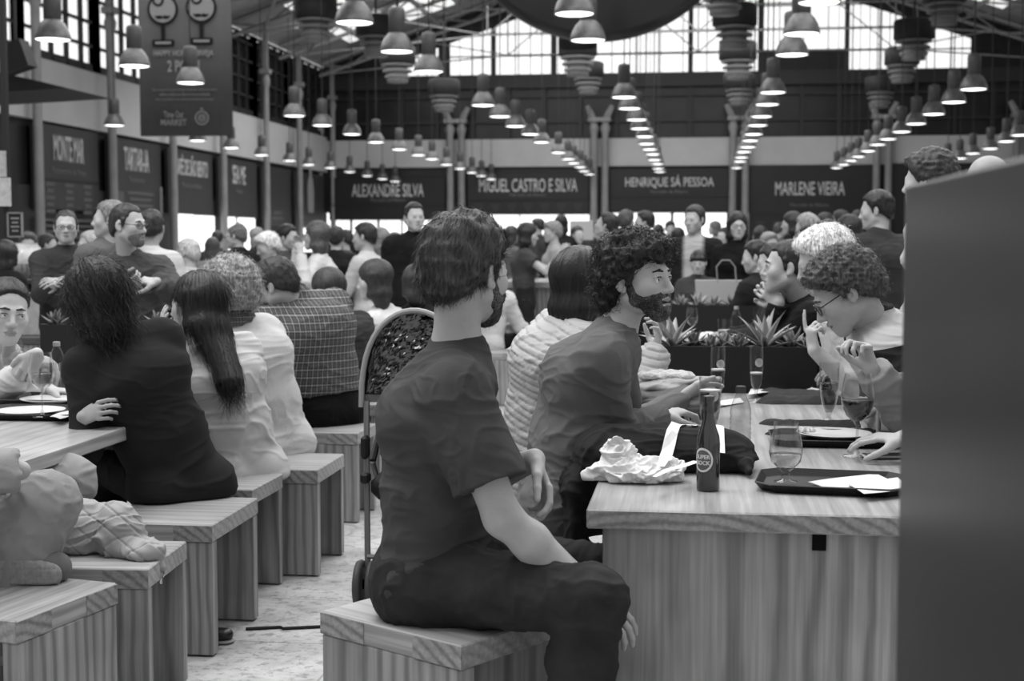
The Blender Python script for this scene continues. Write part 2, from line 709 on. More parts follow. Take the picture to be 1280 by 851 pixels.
def head_prims(c, R, s, male, nose=1.0, jaw=1.0, mouth=0.0):
    def T(x, y, z):
        return c + s * (R @ np.array([x, y, z]))
    o = []
    E = lambda p, r, k=.02, op='u', Q=None: o.append(ell(T(*p), np.array(r) * s, R if Q is None else R @ Q, k * s, op))
    C = lambda a, b, ra, rb=None, k=.015, op='u': o.append(cap(T(*a), T(*b), ra * s, (ra if rb is None else rb) * s, k * s, op=op))
    E((0, -.014, .036), (.0735, .094, .080))
    E((0, .030, -.020), (.062, .061, .080), .03)
    jw = jaw * (1.0 if male else .9)
    for sx in (-1, 1):
        C((sx * .054 * jw, .004, -.055), (sx * .018, .068, -.097), .019, .016, .03)
        E((sx * .040, .060, -.026), (.024, .024, .024), .03)
    E((0, .072, -.098), (.023 * jw, .019, .018), .025)
    E((0, .070, -.066), (.034, .024, .024), .025)
    C((-.030, .083, .016), (.030, .083, .016), .011 if male else .008, None, .018)
    for sx in (-1, 1):
        E((sx * .033, .102, -.003), (.020, .018, .014), .014, 's')
    for sx in (-1, 1):
        E((sx * .0315, .0795, -.002), (.0165, .0135, .0132), .004)
        E((sx * .0315, .0985, -.0055), (.0152, .0120, .0066), .003, 's')
        C((sx * .018, .0920, .0062), (sx * .044, .0860, .0052), .0040, None, .005)
    C((0, .087, .010), (0, .100 + .0085 * nose, -.028), .0075, .0092, .016)
    E((0, .101 + .0085 * nose, -.035), (.0105, .011, .0092), .008)
    for sx in (-1, 1):
        E((sx * .0120, .0975, -.0385), (.0075, .010, .0070), .008)
    C((-.017, .0925, -.0625), (0, .0975, -.0605), .0055, .0065, .006)
    C((.017, .0925, -.0625), (0, .0975, -.0605), .0055, .0065, .006)
    C((-.014, .0915, -.0745 - mouth), (.014, .0915, -.0745 - mouth), .0072, None, .007)
    C((-.021, .093, -.0680 - mouth * .5), (.021, .093, -.0680 - mouth * .5), .0028 + mouth * .4, None, .003, 's')
    for sx in (-1, 1):
        Q = np.array([[math.cos(sx * .35), -math.sin(sx * .35), 0], [math.sin(sx * .35), math.cos(sx * .35), 0], [0, 0, 1]])
        E((sx * .0775, -.008, -.006), (.0085, .0195, .031), .008, 'u', Q)
        E((sx * .0870, .000, -.002), (.0075, .0105, .018), .006, 's', Q)
        E((sx * .0790, .000, -.030), (.006, .009, .009), .006)
    return o


def hand_prims(wr, d, pn, s, curl=(.35, .5, .4), spread=.10, thumb=1, tc=.5, male=True, rf=1.0, curls=None):
    """wrist, direction along the hand, palm normal (the side fingers curl to); thumb=+1/-1 picks the side"""
    d = nrm(d)
    pn = nrm(pn - d * (pn @ d))
    sd = np.cross(d, pn) * thumb
    g = s * (1.0 if male else .92)
    o = []
    kn = wr + d * .088 * g
    o.append(cap(wr + d * .008 * g, wr + d * .074 * g, .0125 * g, .0118 * g, .012 * g, sd, 2.7))
    base = [(.031, .090, .073, .0086), (.0105, .094, .081, .0089), (-.0105, .091, .075, .0085), (-.030, .083, .060, .0076)]
    nails = []
    for i, (so, fo, L, r) in enumerate(base):
        r = r * rf * g
        p = wr + sd * so * g + d * (fo - .012) * g
        ang = 0.0
        dd = nrm(d + sd * so / .031 * spread)
        segs = (.45, .31, .24)
        for j in range(3):
            ang += curls[i][j] if curls else curl[j] * (1 + .10 * (i - 1))
            v = dd * math.cos(ang) + pn * math.sin(ang)
            q = p + v * L * segs[j] * g * (1.15 if j == 0 else 1)
            o.append(cap(p, q, r * (1 - .08 * j), r * (1 - .08 * (j + 1)), .004 * g))
            p = q
        nails.append((p - v * .006 * g, v, nrm(-pn * math.cos(ang) + dd * math.sin(ang)), r * .8))
    p0 = wr + sd * .020 * g + d * .018 * g + pn * .006 * g
    v1 = nrm(sd * .75 + d * .65 + pn * .35)
    p1 = p0 + v1 * .045 * g
    v2 = nrm(v1 * (1 - tc * .5) + d * .5 + pn * tc * .4 - sd * tc * .35)
    p2 = p1 + v2 * .034 * g
    p3 = p2 + nrm(v2 - sd * tc * .3) * .027 * g
    o.append(cap(p0, p1, .0150 * g, .0118 * rf * g, .012 * g))
    o.append(cap(p1, p2, .0108 * rf * g, .0098 * rf * g, .004 * g))
    o.append(cap(p2, p3, .0098 * rf * g, .0078 * rf * g, .004 * g))
    return o, nails


def fold_noise(V, Nn, amp, f=9.0, ani=(1, 1, 2.2), seed=0.0):
    Q = V * np.array(ani) * f + seed
    wv = np.stack([vnoise(Q * .5 + 11.3), vnoise(Q * .5 + 47.1), vnoise(Q * .5 + 83.7)], axis=1)
    n = vnoise(Q + wv * 1.3)
    rd = np.maximum(1 - np.abs(n) * 2.2, 0) ** 1.6
    n2 = vnoise(Q * np.array([1.9, 1.9, 2.3]) + wv * 2.2 + 5.5)
    rd2 = np.maximum(1 - np.abs(n2) * 2.6, 0) ** 1.5
    return V + Nn * ((rd * 1.15 + rd2 * .55 + vnoise(Q * .6 + 7.7) * .55 - .45) * amp)[:, None]


def local(V, c, R, s):
    return ((V - c) @ R) / s


def banded(name, a, bval, th=.5):
    """cloth whose woven bands follow the garment: value a below the threshold, bval above"""
    if name in MATS:
        return MATS[name]
    m, nt, b = new_mat(name)
    at = N(nt, 'ShaderNodeAttribute', attribute_name='band')
    r = ramp(nt, at.outputs['Fac'], [(th - .02, a), (th + .02, bval)])
    nt.links.new(r.outputs[0], b.inputs['Base Color'])
    b.inputs['Roughness'].default_value = .85
    b.inputs['Specular IOR Level'].default_value = .15
    MATS[name] = m
    return m



def hair_mat(v, rough=.45):
    key = 'hair_%d' % v
    if key in MATS:
        return MATS[key]
    m, nt, b = new_mat(key)
    tc = N(nt, 'ShaderNodeTexCoord')
    mp = N(nt, 'ShaderNodeMapping')
    mp.inputs['Scale'].default_value = (1, 1, .12)
    nt.links.new(tc.outputs['Object'], mp.inputs[0])
    n = N(nt, 'ShaderNodeTexNoise')
    setv(n, Scale=170.0, Detail=3.0)
    nt.links.new(mp.outputs[0], n.inputs['Vector'])
    r = ramp(nt, n.outputs[0], [(.3, max(v * .62, 4)), (.72, v * 1.32)])
    nt.links.new(r.outputs[0], b.inputs['Base Color'])
    bp = N(nt, 'ShaderNodeBump')
    setv(bp, Strength=.5, Distance=.004)
    nt.links.new(n.outputs[0], bp.inputs['Height'])
    nt.links.new(bp.outputs[0], b.inputs['Normal'])
    b.inputs['Roughness'].default_value = rough
    b.inputs['Specular IOR Level'].default_value = .35
    MATS[key] = m
    return m


def beard_mat(v, skin, mix):
    key = 'beard_%d_%d_%d' % (v, skin, int(mix * 100))
    if key in MATS:
        return MATS[key]
    m, nt, b = new_mat(key)
    tc = N(nt, 'ShaderNodeTexCoord')
    n = N(nt, 'ShaderNodeTexNoise')
    setv(n, Scale=420.0, Detail=2.0)
    nt.links.new(tc.outputs['Object'], n.inputs['Vector'])
    n2 = N(nt, 'ShaderNodeTexNoise')
    setv(n2, Scale=28.0, Detail=2.0)
    nt.links.new(tc.outputs['Object'], n2.inputs['Vector'])
    ad = N(nt, 'ShaderNodeMath', operation='MULTIPLY_ADD')
    ad.inputs[1].default_value = .55
    nt.links.new(n2.outputs[0], ad.inputs[0])
    nt.links.new(n.outputs[0], ad.inputs[2])
    c = .775 + (mix - .5) * .5
    r = ramp(nt, ad.outputs[0], [(c - .14, v), (c + .14, skin * .72)])
    nt.links.new(r.outputs[0], b.inputs['Base Color'])
    b.inputs['Roughness'].default_value = .7
    b.inputs['Specular IOR Level'].default_value = .2
    MATS[key] = m
    return m


def strands(V, Nn, ids, c, R, s, length, flow, seg=5, w=.0011, jitter=.25, curl=0.0, lift=.25):
    """thin three-sided hairs rooted on the hair surface; flow(local pos, normal) gives the growth direction"""
    n = len(ids)
    p = V[ids].copy() - Nn[ids] * .002
    nn = Nn[ids]
    fl = flow(local(p, c, R, s)) @ R.T
    fl = fl - nn * (fl * nn).sum(1)[:, None]
    fl /= np.maximum(np.linalg.norm(fl, axis=1), 1e-6)[:, None]
    fl = fl + nn * lift + rng.normal(0, jitter, (n, 3))
    fl /= np.linalg.norm(fl, axis=1)[:, None]
    L = length * (0.6 + 0.8 * rng.random(n))
    side = np.cross(fl, nn)
    side /= np.maximum(np.linalg.norm(side, axis=1), 1e-6)[:, None]
    up = np.cross(side, fl)
    ph = rng.random(n) * 6.28
    vs = []
    bend = nn * -.35 + np.array([0, 0, -.25])
    for k in range(seg + 1):
        t = k / seg
        q = p + fl * (L * t)[:, None] + bend * (L * t * t * .6)[:, None]
        if curl:
            a = ph + t * 7.5
            q = q + side * (np.cos(a) * curl)[:, None] + up * (np.sin(a) * curl)[:, None]
        ww = w * (1 - .75 * t)
        for j in range(3):
            a = j * 2.094
            vs.append(q + side * (math.cos(a) * ww) + up * (math.sin(a) * ww))
    VV = np.stack(vs, axis=1).reshape(-1, 3)
    per = 3 * (seg + 1)
    base = (np.arange(n) * per)[:, None]
    tpl = []
    for k in range(seg):
        for j in range(3):
            l = (j + 1) % 3
            tpl.append((k * 3 + j, k * 3 + l, k * 3 + 3 + l, k * 3 + 3 + j))
    FF = (base[:, :, None] + np.array(tpl)[None]).reshape(-1, 4)
    return VV, FF


def hair_prims(style, c, R, s, t=.012, ln=.30, hang=None, hair_end=.028):
    def T(x, y, z):
        return c + s * (R @ np.array([x, y, z]))
    o = []
    tt = t
    o.append(ell(T(0, -.016, .038), np.array([.0745 + tt * .8, .096 + tt, .081 + tt]) * s, R, .01))
    sideb = .0765 + tt * .6
    if style in ('short', 'curly', 'bun', 'balding', 'bowl', 'quiff'):
        o.append(ell(T(0, -.045, -.010), np.array([.070 + tt * .7, .066 + tt * .8, .066]) * s, R, .02 * s))
        if style in ('short', 'quiff', 'balding', 'bun'):
            o.append(ell(T(0, -.062, -.045), np.array([.050, .042, .045]) * s, R, .02 * s))
        if style == 'curly':
            o.append(ell(T(0, .045, .075), np.array([.062, .055, .040]) * s, R, .03 * s))
            o.append(ell(T(0, -.075, -.005), np.array([.070, .045, .075]) * s, R, .03 * s))
        if style == 'quiff':
            o.append(ell(T(.01, .055, .088), np.array([.052, .045, .030]) * s, R, .03 * s))
        nz = R @ np.array([0, .90, -1.0])
        if style == 'bowl':
            nz = R @ np.array([0, .35, -1.0])
            o.append(cut(T(0, 0, -.005), nz, c, .3 * s, .006 * s))
            o.append(cap(T(-.05, .078, .045), T(.05, .078, .045), .022 * s, k=.02 * s))
        else:
            o.append(cut(T(0, 0, -.002), nz, c, .3 * s, .024 * s))
            for sx in (-1, 1):
                o.append(cap(T(sx * .072, .016, .03), T(sx * .073, .014, -.012), .012 * s, .006 * s, .012 * s))
        if style in ('short', 'quiff'):
            for sx in (-1, 1):
                o.append(ell(T(sx * .048, .082, .052), np.array([.024, .030, .026]) * s, R, .02 * s, 's'))
        if style == 'balding':
            o.append(ell(T(0, .060, .112), np.array([.064, .090, .060]) * s, R, .02 * s, 's'))
        if style == 'bun':
            o.append(ell(T(0, -.115, .035), np.array([.035, .035, .035]) * s, R, .012 * s))
    if style == 'pulled':
        nz = R @ np.array([0, 1.0, -1.0])
        o.append(ell(T(0, -.045, -.010), np.array([.070 + tt * .7, .066 + tt * .8, .066]) * s, R, .02 * s))
        o.append(cut(T(0, 0, .004), nz, c, .3 * s, .016 * s))
        o.append(ell(T(0, .105, .058), np.array([.050, .036, .034]) * s, R, .02 * s, 's'))
        o.append(ell(T(0, -.118, -.02), np.array([.034, .034, .036]) * s, R, .014 * s))
    if style in ('long', 'bob'):
        # hair falls from the crown over ears and nape
        o.append(ell(T(0, .088, -.035), np.array([.052, .06, .088]) * s, R, .012 * s, 's'))
        dn = np.array([0, 0, -1.0]) if hang is None else nrm(A3(hang))
        mix = lambda k: nrm(dn * k + (R @ np.array([0, 0, -1.0])) * (1 - k))
        x = R @ np.array([1.0, 0, 0])
        b0 = T(0, -.052, .02)
        b1 = b0 + mix(.5) * .11 * s
        b2 = b1 + mix(1.0) * max(ln - .11, .02) * s
        o.append(cap(b0, b1, .056 * s, .050 * s, .03 * s, x, 1.55))
        if style == 'long':
            o.append(cap(b1, b2, .048 * s, hair_end * s, .03 * s, x, 1.9))
        else:
            o.append(cap(b1, b2, .05 * s, .045 * s, .03 * s, x, 1.7))
        for sx in (-1, 1):
            s0 = T(sx * .070, -.004, .03)
            s1 = s0 + mix(.6) * (.12 if style == 'long' else .10) * s
            o.append(cap(s0, s1, .022 * s, .024 * s, .02 * s, R @ np.array([0, 1.0, 0]), 1.7))
            if style == 'long':
                o.append(cap(s1, s1 * .45 + b2 * .55, .022 * s, .018 * s, .025 * s, R @ np.array([0, 1.0, 0]), 1.5))
    return o


def person(label, hip, neck, f, head=(0, 0, 0), s=1.0, male=True, skin=185, vox=.006, sit=True, top=None, low=None,
           hair=None, beard=None, arms=(None, None), knees=None, ankles=None, sh_yaw=None, headpos=None, shoes=35,
           glasses=False, curve=.02, sroll=0.0, face=None, hands=(None, None), base=None, brow=None, cat='person', legs=True,
           coat=None, nails=False, strap=None, eyes=True, build=1.0, tie=None, detail=False, watch=False):
    """joints in, one person out: root > body, eyes, hair, top, trousers, shoes ..."""
    hip, neck = A3(hip), A3(neck)
    fw = np.array([math.cos(rad(f)), math.sin(rad(f)), 0.0])
    r0 = np.array([fw[1], -fw[0], 0.0])
    sp = nrm(neck - hip)
    sy = f if sh_yaw is None else sh_yaw
    fs = np.array([math.cos(rad(sy)), math.sin(rad(sy)), 0.0])
    rs = nrm(np.array([fs[1], -fs[0], 0.0]) + np.array([0, 0, sroll]))
    rs = nrm(rs - sp * (rs @ sp) * .8)
    ft = nrm(fs - sp * (fs @ sp))
    sw = (.178 if male else .150) * s * build
    waist = hip + (neck - hip) * .36 - ft * curve * .6
    chest = hip + (neck - hip) * .70 - ft * curve
    shc = neck - sp * .078 * s
    SH = {-1: shc - rs * sw, 1: shc + rs * sw}
    HR = head_frame(*head)
    up = HR[:, 2]
    hc = A3(headpos) if headpos is not None else neck + s * (up * .085 + nrm(sp + np.array([0, 0, .6])) * .085 + HR[:, 1] * .022)
    ua, fa = .285 * s, .255 * s
    # arms
    EL, WR = {}, {}
    for i, sd in enumerate((-1, 1)):
        a = arms[i]
        if a is None:
            tgt = SH[sd] + np.array([0, 0, -.52 * s]) + fw * .06 + r0 * sd * .05
            pole = -fw * 1.0 + r0 * sd * .4
            if sit:
                tgt = SH[sd] + fw * .34 * s + np.array([0, 0, -.27 * s]) - r0 * sd * .06
                pole = np.array([0, 0, -1.0]) + r0 * sd * .5
        else:
            tgt, pole = A3(a[0]), A3(a[1])
        EL[sd], WR[sd] = ik(SH[sd], tgt, ua, fa, pole)
    # legs
    KN, AN, HJ = {}, {}, {}
    for i, sd in enumerate((-1, 1)):
        HJ[sd] = hip + r0 * sd * .088 * s
        if sit:
            k = hip + fw * .40 * s + r0 * sd * .13 * s + np.array([0, 0, .02])
            if knees is not None and knees[i] is not None:
                k = HJ[sd] + nrm(A3(knees[i]) - HJ[sd]) * .43 * s
            a = np.array([k[0] + fw[0] * .03, k[1] + fw[1] * .03, max(.09 * s, k[2] - .42 * s)])
            if ankles is not None and ankles[i] is not None:
                a = k + nrm(A3(ankles[i]) - k) * .41 * s
        else:
            a = np.array([HJ[sd][0], HJ[sd][1], .09 * s]) + r0 * sd * .03 + fw * (.03 * sd)
            k = (HJ[sd] + a) / 2 + fw * .02
        KN[sd], AN[sd] = k, a
    if base is None:
        base = (hip[0], hip[1], 0.0)
    root = thing('person', label, cat, base)
    g = (1.0 if male else .88) * s * build
    gl = (1.0 if male else .96) * s
    wf = 1.45

    def torso(inf, hemf=0.0):
        o = [cap(hip - sp * .01, waist, (.108 if male else .108) * g + inf, .096 * g + inf, .05, r0, 1.5 if male else 1.62),
             cap(waist, chest, .096 * g + inf, .113 * g + inf, .05, rs, wf),
             cap(chest, neck - sp * .075 * s, .112 * g + inf, .072 * g + inf, .05, rs, 1.55),
             cap(SH[-1] - sp * .012, SH[1] - sp * .012, .050 * g + inf * .9, None, .05),
             cap(neck - sp * .03 * s, SH[-1] + sp * .004, .046 * g + inf * .6, .044 * g + inf * .9, .04),
             cap(neck - sp * .03 * s, SH[1] + sp * .004, .046 * g + inf * .6, .044 * g + inf * .9, .04),
             cap(neck - sp * .06 * s, neck + sp * .0, .062 * g + inf * .6, .050 * g + inf * .3, .05)]
        if sit:
            for sd in (-1, 1):
                o.append(ell(HJ[sd] - fw * .018 * s - np.array([0, 0, .012]), np.array([.088, .086, .082]) * s + inf * .8, None, .035))
        if not male:
            for sd in (-1, 1):
                o.append(ell(chest + ft * .085 * s + rs * sd * .07 * s - sp * .02, np.array([.062, .062, .062]) * s + inf, None, .04))
        return o

    def arm(sd, inf, upto=2.0, flat=True):
        a, e, w = SH[sd], EL[sd], WR[sd]
        o = []
        if upto <= 1:
            m = a + (e - a) * upto
            o.append(cap(a, m, .052 * g + inf, .050 * g + inf * 1.35, .03, fb=True))
            return o
        o.append(cap(a, e, .052 * g + inf, .040 * g + inf, .035))
        w2 = e + (w - e) * min(upto - 1, 1.0)
        mid = e + (w - e) * .32
        o.append(cap(e, mid, .038 * g + inf, .041 * g + inf, .025))
        full = upto >= 2
        o.append(cap(mid, w2, .041 * g + inf, (.0255 if full else .033) * g + inf, .02, fb=inf > 0))
        return o

    def leg(sd, inf, fb=False, flare=0.0):
        h, k, a = HJ[sd], KN[sd], AN[sd]
        o = [cap(h, k, .085 * gl + inf, .058 * gl + inf, .05)]
        m = k + (a - k) * .35
        bk = -fw * .012
        o.append(cap(k, m + bk, .056 * gl + inf, .056 * gl + inf, .03))
        o.append(cap(m + bk, a, .056 * gl + inf, .038 * gl + inf + flare, .03, fb=fb))
        return o
    # --- skin: one continuous surface
    pr = torso(-.012)
    for sd in (-1, 1):
        pr += arm(sd, 0.0)
        if legs:
            pr += leg(sd, -.012)
            toe = AN[sd] + fw * .15 * s
            pr.append(cap(AN[sd] - np.array([0, 0, .03]), np.array([toe[0], toe[1], AN[sd][2] - .05 * s]), .03 * s, .022 * s, .03))
    jx = head_prims(hc, HR, s, male, **(face or {}))
    nk = .052 * g if male else .046 * s
    pr.append(cap(neck - sp * .05 * s, hc + s * (HR @ np.array([0, -.026, -.05])), nk * 1.08, nk, .035))
    pr += jx
    nailset = []
    for i, sd in enumerate((-1, 1)):
        h = hands[i] or {}
        fd = nrm(WR[sd] - EL[sd])
        d = nrm(A3(h['d'])) if 'd' in h else fd
        pn = A3(h['n']) if 'n' in h else (-r0 * sd + np.array([0, 0, -.6]))
        hp, nl = hand_prims(WR[sd], d, pn, s, h.get('curl', (.35, .5, .4)), h.get('spread', .1), h.get('thumb', 1 if np.cross(d, pn) @ (fw + np.array([0, 0, .6])) > 0 else -1), h.get('tc', .5), male,
                            rf=1.0 if vox < .0075 else 1.18, curls=h.get('curls'))
        pr += hp
        nailset += nl
    V, F = sdf_mesh(pr, vox)
    L = local(V, hc, HR, s)
    skin = int(skin * .89)
    sk = mat('skin_%d' % skin, skin, .5, .35, var=8, vscale=14, bump=.06, bscale=220)
    lip = mat('lip_%d' % skin, int(skin * .80), .4, .4)
    ctr = L[F].mean(1)
    mi = (((ctr[:, 0] / .0225) ** 2 + ((ctr[:, 2] + .0685) / .0118) ** 2 < 1) & (ctr[:, 1] > .080)).astype(int)
    body = mesh_np('body', V, F, [sk, lip], root, origin=base, matidx=mi)
    if nails:
        for p, v, up_, r in nailset:
            if np.linalg.norm(p - hc) > .0:
                mb = MB()
                mb.smooth = True
                sdv = np.cross(v, up_)
                ring_ = [p + up_ * r * .95 + (v * math.sin(a) * 1.3 + sdv * math.cos(a)) * r * .85 for a in np.linspace(0, 2 * math.pi, 9)[:-1]]
                ring2 = [q + up_ * .0015 for q in ring_]
                mb.add(ring_ + ring2, [tuple(range(8, 16))] + [(i, (i + 1) % 8, 8 + (i + 1) % 8, 8 + i) for i in range(8)])
                mb.build('fingernail', mat('nail_polish', 45, .25, .6), body, origin=base)
    # --- eyes
    if eyes and vox <= .0085:
        for sx in (-1, 1):
            mb = MB()
            mb.smooth = True
            ec = hc + s * (HR @ np.array([sx * .0315, .0800, -.0045]))
            r = .0122 * s
            n, m_ = 12, 12
            look = HR[:, 1] if eyes is True else nrm(A3(eyes))
            xx = nrm(np.cross(look, HR[:, 2]))
            zz = np.cross(xx, look)
            vs, fsx = [], []
            prof = [math.pi * k / m_ for k in range(m_ + 1)]
            for th in prof:
                for q in range(n):
                    a = 2 * math.pi * q / n
                    vs.append(ec + r * (look * math.cos(th) + (xx * math.cos(a) + zz * math.sin(a)) * math.sin(th)))
            for k in range(m_):
                mb.cur = 2 if k < 1 else (1 if k < 2 else 0)
                mb.add([], [])
                for q in range(n):
                    l = (q + 1) % n
                    mb.f.append([k * n + q, k * n + l, (k + 1) * n + l, (k + 1) * n + q])
                    mb.mi.append(2 if k < 1 else (1 if k < 2 else 0))
                    mb.sm.append(True)
            mb.v = [tuple(p) for p in vs]
            mb.build('eye', [mat('eye_white', 205, .2, .5), mat('iris', 45, .15, .5), mat('pupil', 18, .1, .5)], body, origin=base)
            if brow:
                la = [hc + s * (HR @ np.array([sx * x, y, z])) for x, y, z in ((.0165, .0905, .0005), (.025, .0945, .0040), (.036, .0925, .0036), (.0465, .0845, -.0005))]
                bv, bf = sdf_mesh([cap(la[k], la[k + 1], .0017 * s, .0017 * s, .002) for k in range(3)], .0016)
                mesh_np('eyelash', bv, bf, mat('lash', 26, .6, .2), body, origin=base)
                bp = []
                pts = [(.013, .0935, .0195), (.030, .0945, .0235), (.047, .082, .0185)]
                W_ = [hc + s * (HR @ np.array([sx * x, y, z])) for x, y, z in pts]
                bp = [cap(W_[0], W_[1], .0036 * s, .0040 * s, .004), cap(W_[1], W_[2], .0040 * s, .0022 * s, .004)]
                bv, bf = sdf_mesh(bp, .0022)
                mesh_np('eyebrow', bv, bf, hair_mat(brow), body, origin=base)
    # --- hair
    if hair:
        st = hair.get('style', 'short')
        hp = hair_prims(st, hc, HR, s, hair.get('t', .012), hair.get('ln', .3), hair.get('hang'), hair.get('end', .028))
        hp += [f_(hc, HR, s) for f_ in hair.get('extra', [])]
        hv = min(vox, .006) if vox < .008 else vox
        V, F = sdf_mesh(hp, hv)
        Nn = vnormals(V, F)
        L = local(V, hc, HR, s)
        th = np.arctan2(L[:, 0], -L[:, 1])
        if st in ('long', 'bob', 'short', 'bun', 'balding', 'bowl', 'quiff', 'pulled'):
            am = hair.get('groove', .0022)
            q = np.stack([th * 9, L[:, 2] * 5, L[:, 2] * 0], axis=1)
            gr = vnoise(q * 1.0 + 3.3) * .9 + vnoise(q * np.array([2.7, 1.3, 1]) + 9.1) * .6
            V = V + Nn * (gr * am)[:, None]
            if st in ('short', 'quiff', 'balding'):
                V = V + Nn * (vnoise(V * 45.0) * .003 + (1 - 2.2 * np.abs(vnoise(V * 26.0 + 3))) * hair.get('tuft', 0))[:, None]
        else:
            cs = hair.get('cs', 42.0)
            n1 = 1 - 2 * np.abs(vnoise(V * cs))
            V = V + Nn * ((n1 * .7 + vnoise(V * cs * 2.1) * .4) * hair.get('ca', .009))[:, None]
        hm = hair_mat(hair['v'], hair.get('rough', .45))
        ho = mesh_np('hair', V, F, hm, root, origin=base)
        ns = hair.get('n', 0)
        if ns:
            ids = rng.integers(0, len(V), ns)
            fl = hair.get('flow')
            if fl is None:
                fl = (lambda Lq: np.stack([Lq[:, 0] * 3, -.6 - 0 * Lq[:, 1], -.5 - 6 * np.maximum(-Lq[:, 1], 0) + 1.5 * (Lq[:, 1] > .02)], axis=1))
            SV, SF = strands(V, vnormals(V, F), ids, hc, HR, s, hair.get('sl', .03), fl, seg=hair.get('seg', 4), w=hair.get('w', .0011), curl=hair.get('curl', 0), jitter=hair.get('jit', .25), lift=hair.get('lift', .25))
            me = ho.data
            V = np.concatenate([V, SV])
            F = np.concatenate([F, SF + (len(V) - len(SV))])
            bpy.data.objects.remove(ho)
            bpy.data.meshes.remove(me)
            ho = mesh_np('hair', V, F, hm, root, origin=base)
    if beard:
        bp = [q for q in jx if q[1] == 'u'][:8]
        inf = beard.get('t', .005)
        b2 = []
        for q in bp:
            if q[0] == 'ell':
                b2.append(ell(q[3], q[4] + inf, q[5], q[2]))
            else:
                b2.append(cap(q[3], q[4], q[5] + inf, q[6] + inf, q[2]))
        T = lambda x, y, z: hc + s * (HR @ np.array([x, y, z]))
        b2_ = [cap(T(sx * .0665, .012, -.018), T(sx * .058, .026, -.058), .010 * s, .020 * s, .02 * s) for sx in (-1, 1)]
        b2.append(cut(T(0, .045, -.052 + beard.get('hi', 0)), HR @ np.array([0, -.38, 1.0]), hc, .3 * s, .02 * s))
        b2.append(cut(T(0, .006, 0), HR @ np.array([0, -1.0, -.35]), hc, .3 * s, .015 * s))
        b2.append(cap(T(-.015, .100, -.068), T(.015, .100, -.068), .0100 * s, k=.004 * s, op='s'))
        b2.append(cap(T(-.023, .0885, -.066), T(0, .0955, -.0525), .0042 * s, .0048 * s, .006 * s))
        b2.append(cap(T(.023, .0885, -.066), T(0, .0955, -.0525), .0042 * s, .0048 * s, .006 * s))
        V, F = sdf_mesh(b2 + (b2_ if beard.get('burn') else []), min(vox, .0045))
        Nn = vnormals(V, F)
        V = V + Nn * (vnoise(V * 130) * .0016)[:, None]
        bm_ = beard_mat(beard['v'], skin, beard.get('mix', .5))
        if beard.get('n'):
            ids = rng.integers(0, len(V), beard['n'])
            SV, SF = strands(V, Nn, ids, hc, HR, s, .009, (lambda Lq: np.stack([Lq[:, 0] * 0, .2 + 0 * Lq[:, 1], -1 + 0 * Lq[:, 2]], axis=1)), seg=2, w=.0007, jitter=.5, lift=.45)
            F = np.concatenate([F, SF + len(V)])
            V = np.concatenate([V, SV])
        mesh_np('beard', V, F, bm_, root, origin=base)
    # --- clothes
    if top:
        fit = top.get('fit', .012)
        slv = top.get('sleeve', 2.0)
        tp = torso(fit)
        for sd in (-1, 1):
            if slv > 0:
                tp += arm(sd, fit * .85 if slv > 1 else fit + .006, slv if slv <= 1 else min(slv, 1.97))
        if top.get('hem'):
            hm_ = top['hem']
            dn = np.array([0, 0, -1.0]) if not sit else nrm(-sp * 1.0 + np.array([0, 0, -.5]))
            tp.append(cap(hip, hip + dn * hm_, .094 * g + fit * .8, .094 * g + fit * .8 + .004, .03, r0, 1.55, fb=True))
            if sit:
                for sd in (-1, 1):
                    tp.append(ell(HJ[sd] - fw * .012 * s, np.array([.086, .084, .080]) * s + fit, None, .03))
        for q in top.get('extra', []):
            tp.append(q)
        if top.get('cutp'):
            tp.append(cut(top['cutp'][0], top['cutp'][1], hip, .45, .012))
        if sit and base is not None and top.get('seat'):
            tp.append(cut((hip[0], hip[1], top['seat']), (0, 0, -1), hip, .45, .01))
        nb = neck + sp * .012 * s + ft * .0
        nd = nrm(nrm(hc - neck) + sp)
        if top.get('collar') == 'high':
            tp.append(ring(neck + nd * .045 * s, nd, nk + .010, .010, .012, .035 * s))
        elif top.get('collar') == 'shirt':
            tp.append(ring(neck + nd * .022 * s - ft * .004, nrm(nd - ft * .25), nk + .012, .006, .006, .016 * s))
            for sd in (-1, 1):
                c0 = neck + nd * .028 * s + ft * (nk + .006) + rs * sd * .018
                tp.append(cap(c0, c0 + rs * sd * .03 - nd * .055 + ft * .012, .010, .006, .006))
        elif top.get('collar') == 'v':
            c0 = neck + nd * .02 * s + ft * .05
            tp.append(cap(c0 + sp * .05, c0 - sp * .12 + ft * .04, .045, .012, .012, op='s'))
        else:
            tp.append(ring(neck + nd * .010 * s, nrm(nd - ft * .35), nk + .006, .007, .010))
        tv = top.get('vox', max(vox, .006))
        V, F = sdf_mesh(tp, tv)
        Nn = vnormals(V, F)
        wa = top.get('wr', .004)
        V = fold_noise(V, Nn, wa, top.get('wf', 8.0), seed=abs(hip[0]) * 7 + hip[1])
        if top.get('quilt'):
            ax = (V - hip) @ sp + vnoise(V * 6.0) * .009
            ph = np.abs(((ax / top['quilt']) % 1.0) - .5) * 2
            V = V + vnormals(V, F) * (-(np.maximum(ph - .55, 0) / .45) ** 2 * .008 + .003)[:, None]
        so = mesh_np(top.get('name', 'shirt'), V, F, top['mat'], root, origin=base)
        if top.get('band') is not None:
            at = so.data.attributes.new('band', 'FLOAT', 'POINT')
            at.data.foreach_set('value', np.asarray(top['band']((V - hip) @ sp, (V - hip) @ rs, V), dtype=np.float32))
